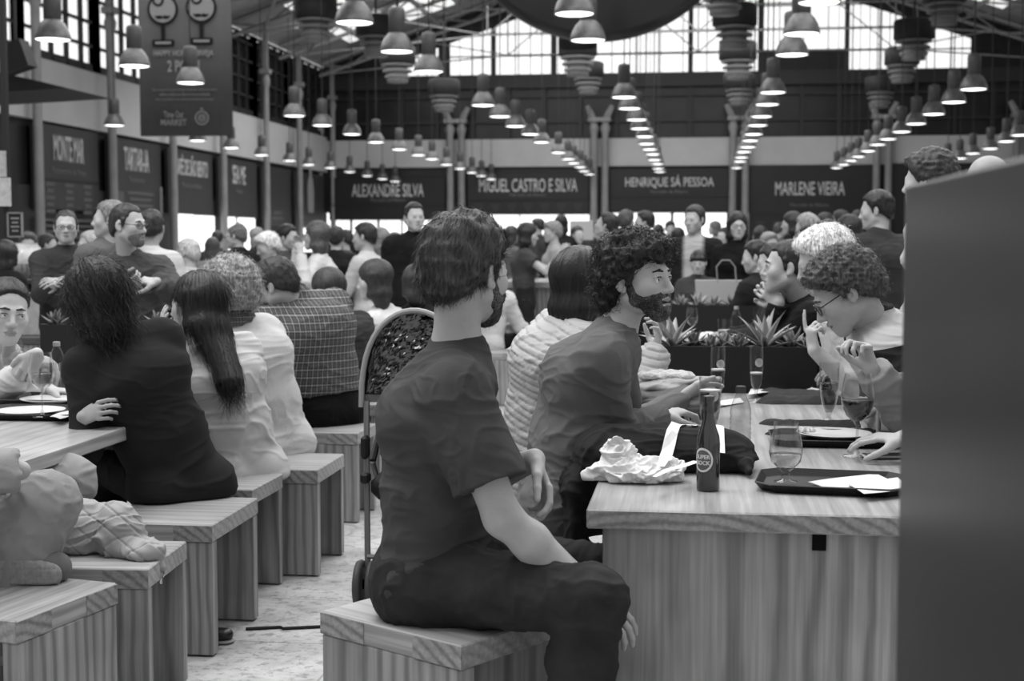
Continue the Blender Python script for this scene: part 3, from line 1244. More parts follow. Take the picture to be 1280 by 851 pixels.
    if low and legs:
        fit = low.get('fit', .010)
        hf = fit - (.020 if top and top.get('hem') and not top.get('cutp') else 0)
        lp = []
        for sd in (-1, 1):
            lp += leg(sd, fit, True, low.get('flare', .012))
            lp.append(ell(HJ[sd] - fw * .03 * s, np.array([.092, .090, .088]) * s + hf, None, .035) if sit else cap(HJ[sd] + np.array([0, 0, .08]), HJ[sd] - np.array([0, 0, .05]), .10 * gl + fit * .5, .09 * gl + fit, .04))
        lp.append(cap(hip - sp * .03, hip + (waist - hip) * .55, .108 * g + hf, .096 * g + hf, .05, r0, 1.5, fb=True))
        lv = low.get('vox', max(vox, .007))
        V, F = sdf_mesh(lp, lv)
        Nn = vnormals(V, F)
        V = fold_noise(V, Nn, low.get('wr', .004), low.get('wf', 8.0), (1.4, 1.4, 1.4), seed=hip[1] * 3)
        mesh_np(low.get('name', 'trousers'), V, F, low['mat'], root, origin=base)
    if shoes and legs:
        for sd in (-1, 1):
            a = AN[sd]
            h0 = np.array([a[0], a[1], a[2] - .045 * s]) - fw * .03 * s
            t0 = h0 + fw * .19 * s - np.array([0, 0, .006])
            sp_ = [cap(h0, t0, .038 * s, .034 * s, .02, r0, 1.15), cap(a, a - np.array([0, 0, .03]), .045 * s, .042 * s, .03),
                   cut((a[0], a[1], a[2] - .085 * s), (0, 0, -1), a, .4, .004)]
            V, F = sdf_mesh(sp_, max(vox, .008))
            mesh_np('shoe', V, F, mat('shoe_%d' % shoes, shoes, .5, .4), root, origin=base)
    if glasses:
        mb = MB()
        T = lambda x, y, z: Vector(hc + s * (HR @ np.array([x, y, z])))
        for sx in (-1, 1):
            pts = [T(sx * .033 + .0235 * math.cos(a), .103 - .006 * abs(math.cos(a)) * (1 if sx * math.cos(a) > 0 else 0), -.004 + .017 * math.sin(a)) for a in np.linspace(0, 2 * math.pi, 17)[:-1]]
            mb.tube(pts, .0021 * s, 5, closed=True)
            mb.tube([T(sx * .056, .099, .002), T(sx * .078, .06, .004), T(sx * .081, .0, .006), T(sx * .080, -.015, -.006)], .0021 * s, 5)
        mb.tube([T(-.0105, .105, -.001), T(0, .108, .002), T(.0105, .105, -.001)], .0019 * s, 5)
        mb.build('glasses', mat('spectacle_frame', 25, .3, .5), root, origin=base)
    return root, dict(SH=SH, EL=EL, WR=WR, hc=hc, HR=HR, KN=KN, AN=AN, HJ=HJ, base=base, sp=sp, ft=ft, rs=rs, fw=fw, r0=r0, s=s, neck=neck, chest=chest, waist=waist, hip=hip)
# ------------------------------------------------------------------ the hall
BY = 58.0       # far wall
LX = -15.3      # left wall
RX = 15.3
EAVE, SLOPE = 8.6, 0.34
UBAND = 5.6


def zb(py):     # height on the far wall of a photo row
    return P(870, py, BY).z


def struct(o):
    o['kind'] = 'structure'
    return o


# floor: pale stone slabs, scuffed
def floor_mat():
    m, nt, b = new_mat('stone_floor')
    tc = N(nt, 'ShaderNodeTexCoord')
    br = N(nt, 'ShaderNodeTexBrick')
    setv(br, Scale=1.0, Mortar_Size=0.004, Brick_Width=1.2, Row_Height=0.6)
    br.inputs['Color1'].default_value = g3(196)
    br.inputs['Color2'].default_value = g3(188)
    br.inputs['Mortar'].default_value = g3(150)
    nt.links.new(tc.outputs['Object'], br.inputs['Vector'])
    n = N(nt, 'ShaderNodeTexNoise')
    setv(n, Scale=3.5, Detail=8.0, Roughness=0.7)
    nt.links.new(tc.outputs['Object'], n.inputs['Vector'])
    r = ramp(nt, n.outputs[0], [(0.35, 205), (0.6, 255)])
    n2 = N(nt, 'ShaderNodeTexNoise')
    setv(n2, Scale=22.0, Detail=6.0, Roughness=0.75)
    nt.links.new(tc.outputs['Object'], n2.inputs['Vector'])
    r2 = ramp(nt, n2.outputs[0], [(0.38, 190), (0.5, 255)])
    src = br.outputs['Color']
    for q in (r, r2):
        mx = N(nt, 'ShaderNodeMix', data_type='RGBA', blend_type='MULTIPLY')
        mx.inputs[0].default_value = 1
        nt.links.new(src, mx.inputs[6])
        nt.links.new(q.outputs[0], mx.inputs[7])
        src = mx.outputs[2]
    nt.links.new(src, b.inputs['Base Color'])
    b.inputs['Roughness'].default_value = 0.42
    return m


MB().box((0, 28, -0.05), (34, 64, 0.1)).build('floor', floor_mat())
struct(bpy.data.objects['floor'])

m_plaster = mat('grey_plaster', 158, .8, .2, var=6, vscale=.6)
m_dark = mat('dark_facade', 26, .5, .35, var=5, vscale=1.5)
m_board = mat('sign_board', 24, .5, .3, var=3, vscale=1.0)
m_col = mat('cast_iron_paint', 118, .5, .35, var=8, vscale=2)
m_steel = mat('roof_steel', 125, .55, .3, var=10, vscale=1)
m_roof = mat('roof_underside', 135, .8, .2, var=16, vscale=.8)
m_letter = mat('sign_letter', 165, .6, .3)
m_letter_dim = mat('sign_letter_dim', 92, .6, .3)
m_lit = emission('lit_kitchen', 1.0, 1.1)
m_sky = emission('bright_sky_glazing', 1.0, .82)
m_darkglass = mat('dark_window_glass', 20, .35, .25, var=12, vscale=.8)
m_mull = mat('window_bar', 30, .5, .3)

# far wall: dark facade low, plaster band, dark upper windows, glazed gable
mb = MB()
mb.box((0, BY + .25, 2.35), (31, .3, 4.7))
mb.build('wall_back', m_dark)
struct(bpy.data.objects['wall_back'])
o = MB().box((0, BY + .15, (zb(207) + zb(172)) / 2), (31, .5, zb(172) - zb(207))).build('trim_1', m_plaster)
struct(o)
m = MB()
m.box((0, BY + .3, (zb(172) + 8.1) / 2), (31, .2, 8.1 - zb(172)))
struct(m.build('window_1', m_darkglass))
m = MB()
for x in np.arange(-15, 15.1, 1.47):
    m.box((x, BY + .1, (zb(172) + 8.1) / 2), (.14, .2, 8.1 - zb(172)))
for z in (zb(150), zb(118)):
    m.box((0, BY + .1, z), (31, .16, .10))
m.box((0, BY + .05, 7.85), (31, .4, .55))
struct(m.build('trim_2', m_mull))
# gable glazing
def roof_z(x):
    return EAVE + (15.3 - abs(x)) * SLOPE
m = MB()
for x0, x1 in ((-12.6, -10.6), (-10.1, -8.4), (-8.2, -5.95), (-5.7, -.4), (-.2, 2.4), (2.6, 5.75), (5.95, 8.2), (8.4, 10.6)):
    zt0, zt1 = roof_z(x0) - .9, roof_z(x1) - .9
    zl = 8.1 if x0 > -8.3 else 8.0
    if x0 > 2.4 and x0 < 5:
        zl = 9.0
    m.add([(x0, BY + .3, zl), (x1, BY + .3, zl), (x1, BY + .3, zt1), (x0, BY + .3, zt0)], [(0, 1, 2, 3)])
struct(m.build('window_2', m_sky))
m = MB()
m.add([(-15.5, BY + .5, 8), (15.5, BY + .5, 8), (15.5, BY + .5, EAVE), (0, BY + .5, EAVE + 15.3 * SLOPE + .3), (-15.5, BY + .5, EAVE)], [(0, 1, 2, 3, 4)])
struct(m.build('wall_gable', m_mull))
m = MB()
for z in (8.9, 9.8, 10.7, 11.6):
    w = 15.3 - max(0, (z + .9 - EAVE) / SLOPE)
    m.box((0, BY + .15, z), (2 * w, .06, .05))
for x in np.arange(-12, 12.1, .95):
    zt = roof_z(x) - .9
    m.box((x, BY + .12, (8.1 + zt) / 2), (.035, .05, zt - 8.1))
struct(m.build('trim_3', m_mull))

# left wall
LW = [26.8, 31.1, 35.3, 39.6, 44.0, 48.6, 52.8, 57.8]
m = MB()
m.box((LX - .2, 36, 1.35), (.3, 48, 2.7))
m.box((LX - .25, 36, 3.5), (.2, 48, 2.0))
struct(m.build('wall_left', m_dark))
struct(MB().box((LX - .1, 36, 4.95), (.3, 48, 1.45)).build('trim_4', m_plaster))
m = MB()
for a, b in zip(LW[:-1], LW[1:]):
    if a < 41:
        m.quad((LX - .15, a + .3, 5.75), (LX - .15, b - .3, 5.75), (LX - .15, b - .3, 8.4), (LX - .15, a + .3, 8.4))
struct(m.build('window_3', m_sky))
m = MB()
m.quad((LX - .16, 44, 5.7), (LX - .16, 58, 5.7), (LX - .16, 58, 8.4), (LX - .16, 44, 8.4))
struct(m.build('window_4', m_darkglass))
m = MB()
for a, b in zip(LW[:-1], LW[1:]):
    for t in np.linspace(0, 1, 6):
        y = a + (b - a) * t
        m.box((LX - .08, y, 7.1), (.1, .10 if 0 < t < 1 else .5, 2.8))
    for z in (5.75, 6.35, 6.95, 7.55, 8.15, 8.45):
        m.box((LX - .08, (a + b) / 2, z), (.1, b - a, .07))
# leafy silhouettes outside are only dark blotches on the glass: lower third of each bay is blind
m.box((LX - .1, 36, 5.72), (.12, 48, .35))
struct(m.build('trim_5', m_mull))
m = MB()
m.box((RX + .2, 36, 3), (.3, 48, 6))
struct(m.build('wall_right', m_plaster))

# roof slopes with long skylights
m = MB()
for sx in (-1, 1):
    m.add([(0, 9, roof_z(0) + .1), (sx * 15.5, 9, EAVE), (sx * 15.5, 58.6, EAVE), (0, 58.6, roof_z(0) + .1)], [(0, 1, 2, 3)])
struct(m.build('ceiling', m_roof))
m = MB()
for sx in (-1, 1):
    for y in np.arange(22, 57, 6):
        for x0, x1 in ((3.2, 5.4), (6.2, 8.4), (9.4, 11.2), (12.0, 13.6)):
            z0, z1 = roof_z(x0) - .02, roof_z(x1) - .02
            m.add([(sx * x0, y, z0), (sx * x1, y, z1), (sx * x1, y + 3.4, z1), (sx * x0, y + 3.4, z0)], [(0, 1, 2, 3)])
struct(m.build('window_5', emission('roof_skylight', .9, .8)))

# roof trusses: rafters, tie, king posts and lattice, one per bay
def truss(Y):
    m = MB()
    b = .05
    for sx in (-1, 1):
        m.tube([(0, Y, roof_z(0) - .15), (sx * 15.2, Y, EAVE - .1)], .09, 4)
        m.tube([(0, Y, roof_z(0) - .75), (sx * 15.2, Y, EAVE - .55)], .07, 4)
        xs = np.linspace(0, 15.2, 13)
        for i in range(12):
            za, zc = roof_z(xs[i]) - .15, roof_z(xs[i + 1]) - .65
            if i % 2:
                za, zc = roof_z(xs[i]) - .7, roof_z(xs[i + 1]) - .15
            m.tube([(sx * xs[i], Y, za), (sx * xs[i + 1], Y, zc)], .035, 4)
        m.tube([(sx * 15.2, Y, EAVE - .5), (sx * 7.5, Y, 8.75), (0, Y, 8.75)], .03, 4)
        m.tube([(sx * 7.5, Y, 8.75), (sx * 7.5, Y, roof_z(7.5) - .7)], .03, 4)
        m.tube([(sx * 7.5, Y, 8.75), (sx * 3.7, Y, roof_z(3.7) - .7)], .025, 4)
        m.tube([(sx * 7.5, Y, 8.75), (sx * 11, Y, roof_z(11) - .7)], .025, 4)
        m.tube([(sx * .0, Y, 8.75), (sx * 3.7, Y, roof_z(3.7) - .7)], .025, 4)
    m.tube([(0, Y, 8.75), (0, Y, roof_z(0) - .7)], .03, 4)
    return struct(m.build('roof_truss_beam', m_steel))


for Y in np.arange(17.5, 57, 5.6):
    truss(float(Y))
m = MB()
for x in (-13, -10.4, -7.8, -5.2, -2.6, 2.6, 5.2, 7.8, 10.4, 13):
    m.box((x, 34, roof_z(x) - .12), (.10, 48, .16))
struct(m.build('roof_purlin_beam', m_steel))
m = MB()
for x in (-14, -12.2, -9.6, -4.2, 4.2, 9.6, 12.2):
    for y0 in np.arange(17.5, 51, 5.6):
        m.tube([(x, y0, roof_z(x) - .7), (x + 2.6, y0 + 5.6, roof_z(x + 2.6) - .3)], .05, 4)
        m.tube([(x + 2.6, y0, roof_z(x + 2.6) - .3), (x, y0 + 5.6, roof_z(x) - .7)], .05, 4)
struct(m.build('wind_brace_beam', m_steel))

# columns -------------------------------------------------------------
def column(x, y, r, h, pair=False):
    m = MB()
    m.smooth = True
    m.lathe([(r * 1.6, 0), (r * 1.6, .25), (r * 1.1, .4), (r, .8), (r * .92, h - .5), (r * 1.35, h - .3), (r * 1.35, h - .2), (r, h - .1), (r, h)], (x, y, 0), 14)
    m.smooth = False
    m.box((x, y, h + .08), (r * 3, r * 3, .16))
    return m


for y in LW:
    m = column(LX + .35, y, .115, 7.2)
    m.box((LX + .35, y, 8.0), (.16, .16, 1.5))
    o = struct(m.build('hall_column', m_col))
for xc in (563, 577, 742, 756, 915, 931, 1094, 1109, 400, 1268, 1282):
    p = P(xc, 300, BY - .45)
    m = column(p.x, p.y, .15, zb(152))
    sx = -1 if xc in (563, 742, 915, 1094, 1268) else 1
    m.tube([(p.x, p.y, zb(152)), (p.x + sx * .12, p.y, zb(142)), (p.x + sx * .28, p.y, zb(132))], [.16, .14, .10], 6)
    struct(m.build('hall_column', m_col))

# lit kitchens under the far boards (backlit counters)
for a, b in ((408, 436), (440, 470), (474, 500), (503, 555), (588, 648), (650, 700), (705, 736), (764, 800), (806, 838), (842, 908), (936, 944), (948, 958)):
    p0, p1 = P(a, 266, BY - .12), P(b, 298, BY - .12)
    m = MB().box(((p0.x + p1.x) / 2, BY + .02, (p0.z + p1.z) / 2), (p1.x - p0.x, .12, p0.z - p1.z))
    struct(m.build('window_6', m_lit))
for a, b, t in ((203, 224, 266), (227, 252, 268), (268, 280, 270), (285, 306, 271), (371, 383, 279)):
    f0, f1 = 870 - a, 870 - b
    y0, y1 = -LX * FPX / f0, -LX * FPX / f1
    z1 = CAM_H + (300 - t) * y0 / FPX
    m = MB().box((LX - .03, (y0 + y1) / 2, (z1 + .95) / 2), (.1, y1 - y0, z1 - .95))
    struct(m.build('window_7', m_lit))

# shop sign boards ------------------------------------------------------
def back_sign(a, b, words, sub, wa, wb, tops=209, bots=262, items=0, label='', th=18):
    p0, p1 = P(a, tops, BY - .3), P(b, bots, BY - .3)
    c = ((p0.x + p1.x) / 2, BY - .22, (p0.z + p1.z) / 2)
    root = thing('shop_sign', label, 'sign', (c[0], c[1], p1.z))
    h = p0.z - p1.z
    MB().box((0, 0, h / 2), (p1.x - p0.x, .14, h), bev=.02).build('board', m_board, root)
    MB().box((0, -.09, h * .36), (p1.x - p0.x - .1, .05, .04)).build('ledge', m_mull, root)
    if not words:
        return root
    q0, q1 = P(wa, 230, BY - .4), P(wb, 230, BY - .4)
    wd = q1.x - q0.x
    o = text_obj('lettering', words, 1.0, m_letter, ((q0.x + q1.x) / 2 - c[0], -.085, h * .68), (math.pi / 2, 0, 0), root, weight=.008)
    bw = max(v.co.x for v in o.data.vertices) - min(v.co.x for v in o.data.vertices)
    bh = max(v.co.y for v in o.data.vertices) - min(v.co.y for v in o.data.vertices)
    o.scale = (wd / bw, (th * .9 / 30.65) / bh, 1)
    o = text_obj('tagline', sub, .19, m_letter_dim, ((q0.x + q1.x) / 2 - c[0], -.085, h * .47), (math.pi / 2, 0, 0), root)
    m = MB()
    for i in range(items):
        x = -(p1.x - p0.x) / 2 + (i + .7) * (p1.x - p0.x) / (items + .4)
        for k in range(3):
            m.box((x, -.08, h * .24 - k * .11), (.38 - .08 * k, .01, .045))
    if items:
        m.build('menu_print', mat('menu_print', 60, .6, .2), root)
    return root


back_sign(411, 557, 'ALEXANDRE SILVA', 'Mercado da Ribeira', 439, 529, tops=222, bots=275, label='wide dark shop sign at the far left end of the back wall')
back_sign(584, 737, 'MIGUEL CASTRO E SILVA', 'Mercado da Ribeira', 598, 721, tops=216, bots=268, items=7, label='wide dark shop sign with the longest name on the back wall')
back_sign(762, 911, 'HENRIQUE SÁ PESSOA', 'Mercado da Ribeira', 781, 892, tops=211, bots=265, label='wide dark shop sign on the back wall above two lit kitchen windows at its foot')
back_sign(937, 1090, 'MARLENE VIEIRA', 'Mercado da Ribeira', 969, 1056, tops=207, bots=300, items=7, label='tall dark shop sign right of the others with a row of menu entries')
back_sign(1114, 1262, '', '', 1190, 1222, tops=204, bots=300, label='dark shop sign mostly hidden behind the near partition panel')


def left_sign(ya, yb, z0, z1, words, sub, label, th=.5, menu=None, wf=.62, frac=.72):
    c = (LX + .018, (ya + yb) / 2, z0)
    root = thing('shop_sign', label, 'sign', c)
    h, w = z1 - z0, yb - ya
    MB().box((0, 0, h / 2), (.14, w, h), bev=.02).build('board', mat('left_sign_board', 44, .5, .3, var=3, vscale=1), root)
    if words:
        o = text_obj('lettering', words, 1.0, m_letter_dim if menu == 'dim' else m_letter, (.085, 0, h * frac), (math.pi / 2, 0, math.pi / 2), root, weight=.012)
        bw = max(v.co.x for v in o.data.vertices) - min(v.co.x for v in o.data.vertices)
        bh = max(v.co.y for v in o.data.vertices) - min(v.co.y for v in o.data.vertices)
        o.scale = (w * wf / bw, th / bh, 1)
    if sub:
        text_obj('tagline', sub, .22, m_letter_dim, (.085, 0, h * frac - th * .5 - .2), (math.pi / 2, 0, math.pi / 2), root)
    mp = mat('menu_print', 60, .6, .2)
    if menu == 'columns':
        for i in range(3):
            m = MB()
            for k in range(5):
                m.box((.075, -w * .3 + i * w * .3, h * .30 - k * .16), (.01, .5 - .12 * (k % 2), .09))
            m.build('menu_print', mat('menu_print_light', 78, .6, .2), root)
        MB().box((.08, 0, h * .36), (.03, w - .1, .05)).build('ledge', m_mull, root)
    if menu == 'board':
        m = MB()
        for k in range(4):
            m.box((.075, .25, h * .28 - k * .17), (.01, w * .5 - .25 * (k % 2), .08))
        m.lathe([(0, 0), (.3, 0), (.32, .05)], (0, 0, 0), 12)
        m.v = [tuple(v) for v in m.v]
        m2 = MB()
        for k in range(4):
            m2.box((.075, .25, h * .28 - k * .17), (.01, w * .5 - .25 * (k % 2), .08))
        m2.box((.075, -w * .33, h * .2), (.01, .5, .35))
        m2.build('menu_print', mat('menu_print_light', 78, .6, .2), root)
        fr = MB()
        fr.box((.08, -w / 2 + .06, h * .2), (.04, .1, h * .4)).box((.08, w / 2 - .06, h * .2), (.04, .1, h * .4))
        fr.build('frame', m_col, root)
    if menu == 'dim':
        m = MB()
        for k in range(2):
            m.box((.075, 0, h * .24 - k * .2), (.01, w * (.3 + .1 * k), .13))
        m.build('menu_print', mat('menu_print_light', 78, .6, .2), root)
    if menu == 'bottle':
        mb2 = MB()
        pts = [(-.34, 0), (.34, 0), (.42, .3), (.42, 1.0), (.3, 1.3), (.14, 1.45), (.14, 1.75), (-.14, 1.75), (-.14, 1.45), (-.3, 1.3), (-.42, 1.0), (-.42, .3)]
        mb2.prism([(u, v) for u, v in pts], (.02, 0, 0), (.08, 0, h * .28), (0, 1, 0), (0, 0, 1))
        mb2.build('bottle_emblem', mat('emblem_grey', 130, .6, .3), root)
        m = MB()
        for k in range(2):
            m.box((.075, 0, h * .14 - k * .14), (.01, w * .5 - .3 * k, .07))
        m.build('menu_print', mp, root)
    return root


left_sign(31.5, 35.0, 2.15, 4.15, 'MONTE MAR', 'Restaurante de Peixe', 'dark shop sign nearest the camera on the left wall, three menu columns below its name', .62, 'columns', .48)
left_sign(35.7, 39.3, 2.15, 4.12, 'TARTAR-IA', 'Restaurante', 'dark shop sign with a framed menu board, second from the camera on the left wall', .62, 'board', .48)
left_sign(39.9, 43.7, 2.2, 4.1, 'CAFÉ DE SÃO BENTO', 'Mercado da Ribeira', 'dark shop sign on the left wall with a long four-word name', .62, None, .74)
left_sign(44.3, 48.3, 2.2, 4.08, 'SEA ME', 'Peixaria', 'dark shop sign on the left wall with a short two-word name', .62, None, .34)
left_sign(48.9, 52.5, 1.9, 4.05, '', '', 'dark shop sign on the left wall with small dim lettering near its foot', .3, 'dim', .4, .22)
left_sign(53.1, 57.3, 1.9, 4.05, '', '', 'dark shop sign with a pale bottle emblem in the far left corner', .5, 'bottle')

# roller-shutter slats low on the left wall behind the standing men
m = MB()
for k in range(6):
    m.box((LX + .02, 33.2, 1.2 + k * .14), (.08, 3.4, .06))
struct(m.build('trim_6', mat('shutter_slat', 70, .5, .4)))

# ------------------------------------------------------------------ hanging banner
def banner():
    Y = 26.0
    a, b = P(172, 0, Y), P(290, 168, Y)
    x0, x1, z0 = P(177, 172, Y).x, P(290, 170, Y).x, P(233, 170, Y).z
    w, h = x1 - x0, 3.3
    root = thing('hanging_banner', 'large grey hanging banner printed with two moustached beer glasses', 'banner', ((x0 + x1) / 2, Y, z0), rad(4))
    m = MB()
    n = 14
    vs = []
    for k in range(n + 1):
        for j in range(2):
            for t in (0, 1):
                vs.append((-w / 2 + w * k / n, .01 * math.sin(k * .9) + (.02 if t else 0), h * j))
    m.smooth = True
    for k in range(n):
        i = k * 4
        m.f += [[i, i + 4, i + 6, i + 2], [i + 1, i + 3, i + 7, i + 5], [i, i + 1, i + 5, i + 4], [i + 2, i + 6, i + 7, i + 3]]
        m.mi += [0] * 4
        m.sm += [True] * 4
    m.v = vs
    m.build('cloth', mat('banner_cloth', 66, .8, .2, var=4, vscale=2), root)
    pm = mat('banner_print_dark', 22, .8, .1)
    pl = mat('banner_print_grey', 112, .8, .1)
    px = lambda q: (q - 234) / 68.4
    pz = lambda q: (170 - q) / 68.4
    for cx, cy in ((206, 9), (256, 7)):
        m = MB()
        m.cur = 0
        R = .29
        circ = [(R * math.cos(t), R * math.sin(t)) for t in np.linspace(0, 2 * math.pi, 33)[:-1]]
        m.prism([(u + px(cx), v + pz(cy)) for u, v in circ], (0, .012, 0), (0, -.034, 0))
        m.box((px(cx), -.03, pz(cy) - .42), (.075, .012, .34))
        m.prism([(px(cx) + u, pz(cy) - .62 + v) for u, v in ((-.2, -.06), (.2, -.06), (.215, 0), (.2, .06), (-.2, .06), (-.215, 0))], (0, .012, 0), (0, -.034, 0))
        m.cur = 1
        m.prism([(u * .84 + px(cx), v * .84 + pz(cy)) for u, v in circ], (0, .012, 0), (0, -.042, 0))
        m.box((px(cx), -.037, pz(cy) - .62), (.30, .012, .045))
        m.cur = 0
        mo = [(0, .03), (.05, .05), (.1, .035), (.145, .045), (.15, .03), (.11, -.015), (.05, -.02), (0, -.005), (-.05, -.02), (-.11, -.015), (-.15, .03), (-.145, .045), (-.1, .035), (-.05, .05)]
        m.prism([(u + px(cx), v + pz(cy + 11)) for u, v in mo], (0, .012, 0), (0, -.05, 0))
        ring2 = [(.11 * math.cos(t) + px(cx) - .08, .11 * math.sin(t) + pz(cy - 11)) for t in np.linspace(0, 2 * math.pi, 21)[:-1]]
        m.prism(ring2, (0, .012, 0), (0, -.05, 0))
        m.cur = 1
        m.prism([((u - px(cx) + .08) * .6 + px(cx) - .08, (v - pz(cy - 11)) * .6 + pz(cy - 11)) for u, v in ring2], (0, .012, 0), (0, -.056, 0))
        m.build('glass_emblem', [pm, pl], root)

    def line(txt, x, y, wpx, hpx, mm, wt=.02):
        o = text_obj('lettering', txt, 1.0, mm, (px(x), -.04, pz(y)), (math.pi / 2, 0, 0), root, weight=wt)
        bw = max(v.co.x for v in o.data.vertices) - min(v.co.x for v in o.data.vertices)
        bh = max(v.co.y for v in o.data.vertices) - min(v.co.y for v in o.data.vertices)
        o.scale = (wpx / 68.4 / bw, hpx / 68.4 / bh, 1)
    line('HAPPY HOUR CERVEJA', 232, 65, 78, 10, pl)
    line('2 POR 1', 233, 82, 42, 15, pl)
    dm = mat('banner_print_dim', 96, .8, .1)
    line('Na compra de uma cerveja à pressão oferta de outra', 233, 111, 84, 4.5, dm, 0)
    line('válido todos os dias na hora indicada', 233, 117, 66, 4.5, dm, 0)
    line('não acumulável com outras promoções em vigor', 233, 123, 76, 4.5, dm, 0)
    line('Time Out', 218, 143, 26, 9, dm)
    line('MARKET', 218, 153, 34, 8, dm)
    m = MB()
    for r0, r1 in ((.135, .105), (.075, .05)):
        cs = np.linspace(0, 2 * math.pi, 25)
        for t0, t1 in zip(cs[:-1], cs[1:]):
            q = [(px(255) + r * math.cos(t), -.036, pz(147) + r * math.sin(t)) for r, t in ((r0, t0), (r0, t1), (r1, t1), (r1, t0))]
            m.add(q, [(0, 1, 2, 3)])
    m.box((px(255), -.036, pz(147) + .17), (.06, .01, .03))
    m.build('round_emblem', dm, root)
    line('SB', 255, 147, 6, 5, dm)
    MB().tube([(-w / 2 - .05, .01, h + .02), (w / 2 + .05, .01, h + .02)], .03, 8).build('hanging_rod', m_steel, root)
    m = MB()
    for x in (-w * .4, w * .4):
        m.tube([(x, .01, h), (x, .01, h + 3.2)], .012, 5)
    m.build('hanging_wire', m_mull, root)


banner()

# ------------------------------------------------------------------ pendant lamps, row by row
m_house = mat('lamp_housing', 62, .5, .4, var=6, vscale=10)
m_lens = emission('lamp_lens', 1.0, 2.6)


def shade_mat():
    m, nt, b = new_mat('lamp_shade_ribbed')
    tc = N(nt, 'ShaderNodeTexCoord')
    gr = N(nt, 'ShaderNodeTexNoise')
    setv(gr, Scale=14.0, Detail=2.0)
    nt.links.new(tc.outputs['Object'], gr.inputs['Vector'])
    r = ramp(nt, gr.outputs[0], [(.3, 66), (.7, 92)])
    nt.links.new(r.outputs[0], b.inputs['Base Color'])
    b.inputs['Roughness'].default_value = .38
    b.inputs['Metallic'].default_value = .15
    return m


def make_lamp():
    root = thing('pendant_lamp', '', 'lamp')
    m = MB()
    m.smooth = True
    m.lathe([(.095, .26), (.115, .27), (.115, .56), (.10, .60), (.03, .62)], n=16)
    m.build('housing', m_house, root)
    m = MB()
    m.smooth = True
    m.lathe([(.232, .0), (.236, .012), (.228, .06), (.205, .13), (.165, .20), (.11, .26), (.10, .27)], n=24, capb=False, capt=False)
    m.build('shade', shade_mat(), root)
    m = MB()
    m.lathe([(.0, .014), (.226, .014)], n=24, capb=False, capt=False)
    m.f = [f[::-1] for f in m.f]
    m.lathe([(.226, .014), (.21, .004), (.12, -.008), (0, -.012)], n=24, capb=False, capt=False)
    m.f = [f[::-1] for f in m.f]
    m.build('lens', m_lens, root)
    m = MB()
    m.tube([(0, 0, 0), (0, 0, 3.8)], .012, 5)
    m.build('hanging_rod', m_mull, root)
    return root


LZ = 4.02
rows = [
    ('beside the left wall', [(143, 157), (247, 176), (289, 185), (327, 194), (362, 201), (386, 206), (413, 210), (437, 215), (459, 220), (478, 224), (494, 227)]),
    ('crossing the hanging banner', [(66, 50), (168, 83), (238, 104), (368, 145), (403, 157), (440, 168), (470, 178), (499, 187), (523, 194), (540, 199), (558, 206), (575, 211), (590, 216), (602, 220), (614, 224)]),
    ('starting left of the round disc', [(443, 29), (496, 65), (536, 90), (604, 132), (625, 146), (644, 158), (663, 168), (677, 178), (698, 191), (710, 199), (717, 204), (725, 209), (730, 214), (737, 218)]),
    ('starting under the round disc', [(718, 18), (735, 51), (780, 122), (787, 136), (796, 150), (800, 161), (806, 171), (808, 180), (812, 187), (816, 193), (818, 200), (822, 205), (823, 211), (825, 215)]),
    ('starting right of the round disc', [(1024, 4), (1002, 43), (990, 69), (966, 116), (959, 131), (952, 146), (947, 157), (942, 168), (938, 176), (935, 184), (930, 190), (927, 197), (925, 202), (921, 210)]),
    ('ending at the tall sign board', [(1217, 112), (1192, 128), (1167, 143), (1145, 155), (1127, 165), (1110, 174), (1097, 181), (1085, 189), (1073, 196), (1064, 201), (1055, 206), (1046, 210)]),
    ('above the near partition panel', [(1275, 169), (1258, 177), (1238, 186), (1216, 192), (1200, 198), (1185, 202)]),
]
ORD = ['first', 'second', 'third', 'fourth', 'fifth', 'sixth', 'seventh', 'eighth', 'ninth', 'tenth', 'eleventh', 'twelfth', 'thirteenth', 'fourteenth', 'fifteenth']
lamp0 = make_lamp()
first = True
for rn, pts in rows:
    for i, (x, y) in enumerate(pts):
        o = lamp0 if first else copy_tree(lamp0)
        first = False
        q = G(x, y, LZ)
        lim = 57.3 - .55 * (len(pts) - 1 - i)
        if q.y > lim and q.y > 54:
            q = P(x, y, lim)
        o.location = q
        for ch in o.children:
            if ch.name.startswith('hanging_rod'):
                ch.location = (0, 0, .6)
                ch.scale = (1, 1, (roof_z(q.x) + .08 - q.z - .6) / 3.8)
        o['label'] = '%s pendant lamp from the camera in the row %s' % (ORD[i], rn)
        o['group'] = 'bell-shaped pendant lamps'

# ------------------------------------------------------------------ tiered round fixtures under the roof
def make_drum():
    root = thing('tiered_ceiling_fixture', '', 'fixture')
    m = MB()
    m.smooth = True
    m.lathe([(.50, .55), (.52, .56), (.52, 1.0), (.45, 1.05)], n=20)
    m.build('drum', mat('fixture_black', 22, .6, .3), root)
    m = MB()
    m.smooth = True
    for k, (r, z) in enumerate(((.46, .46), (.42, .30), (.36, .14))):
        m.lathe([(r * .8, z), (r, z + .01), (r, z + .06), (r * .8, z + .09)], n=20)
    m.lathe([(.12, 0), (.3, .02), (.3, .14), (.28, .5)], n=20)
    m.build('louvre_ring', mat('fixture_grey', 96, .5, .3), root)
    m = MB()
    m.tube([(0, 0, 0), (0, 0, 2.6)], .03, 6)
    m.build('hanging_rod', m_mull, root)
    return root


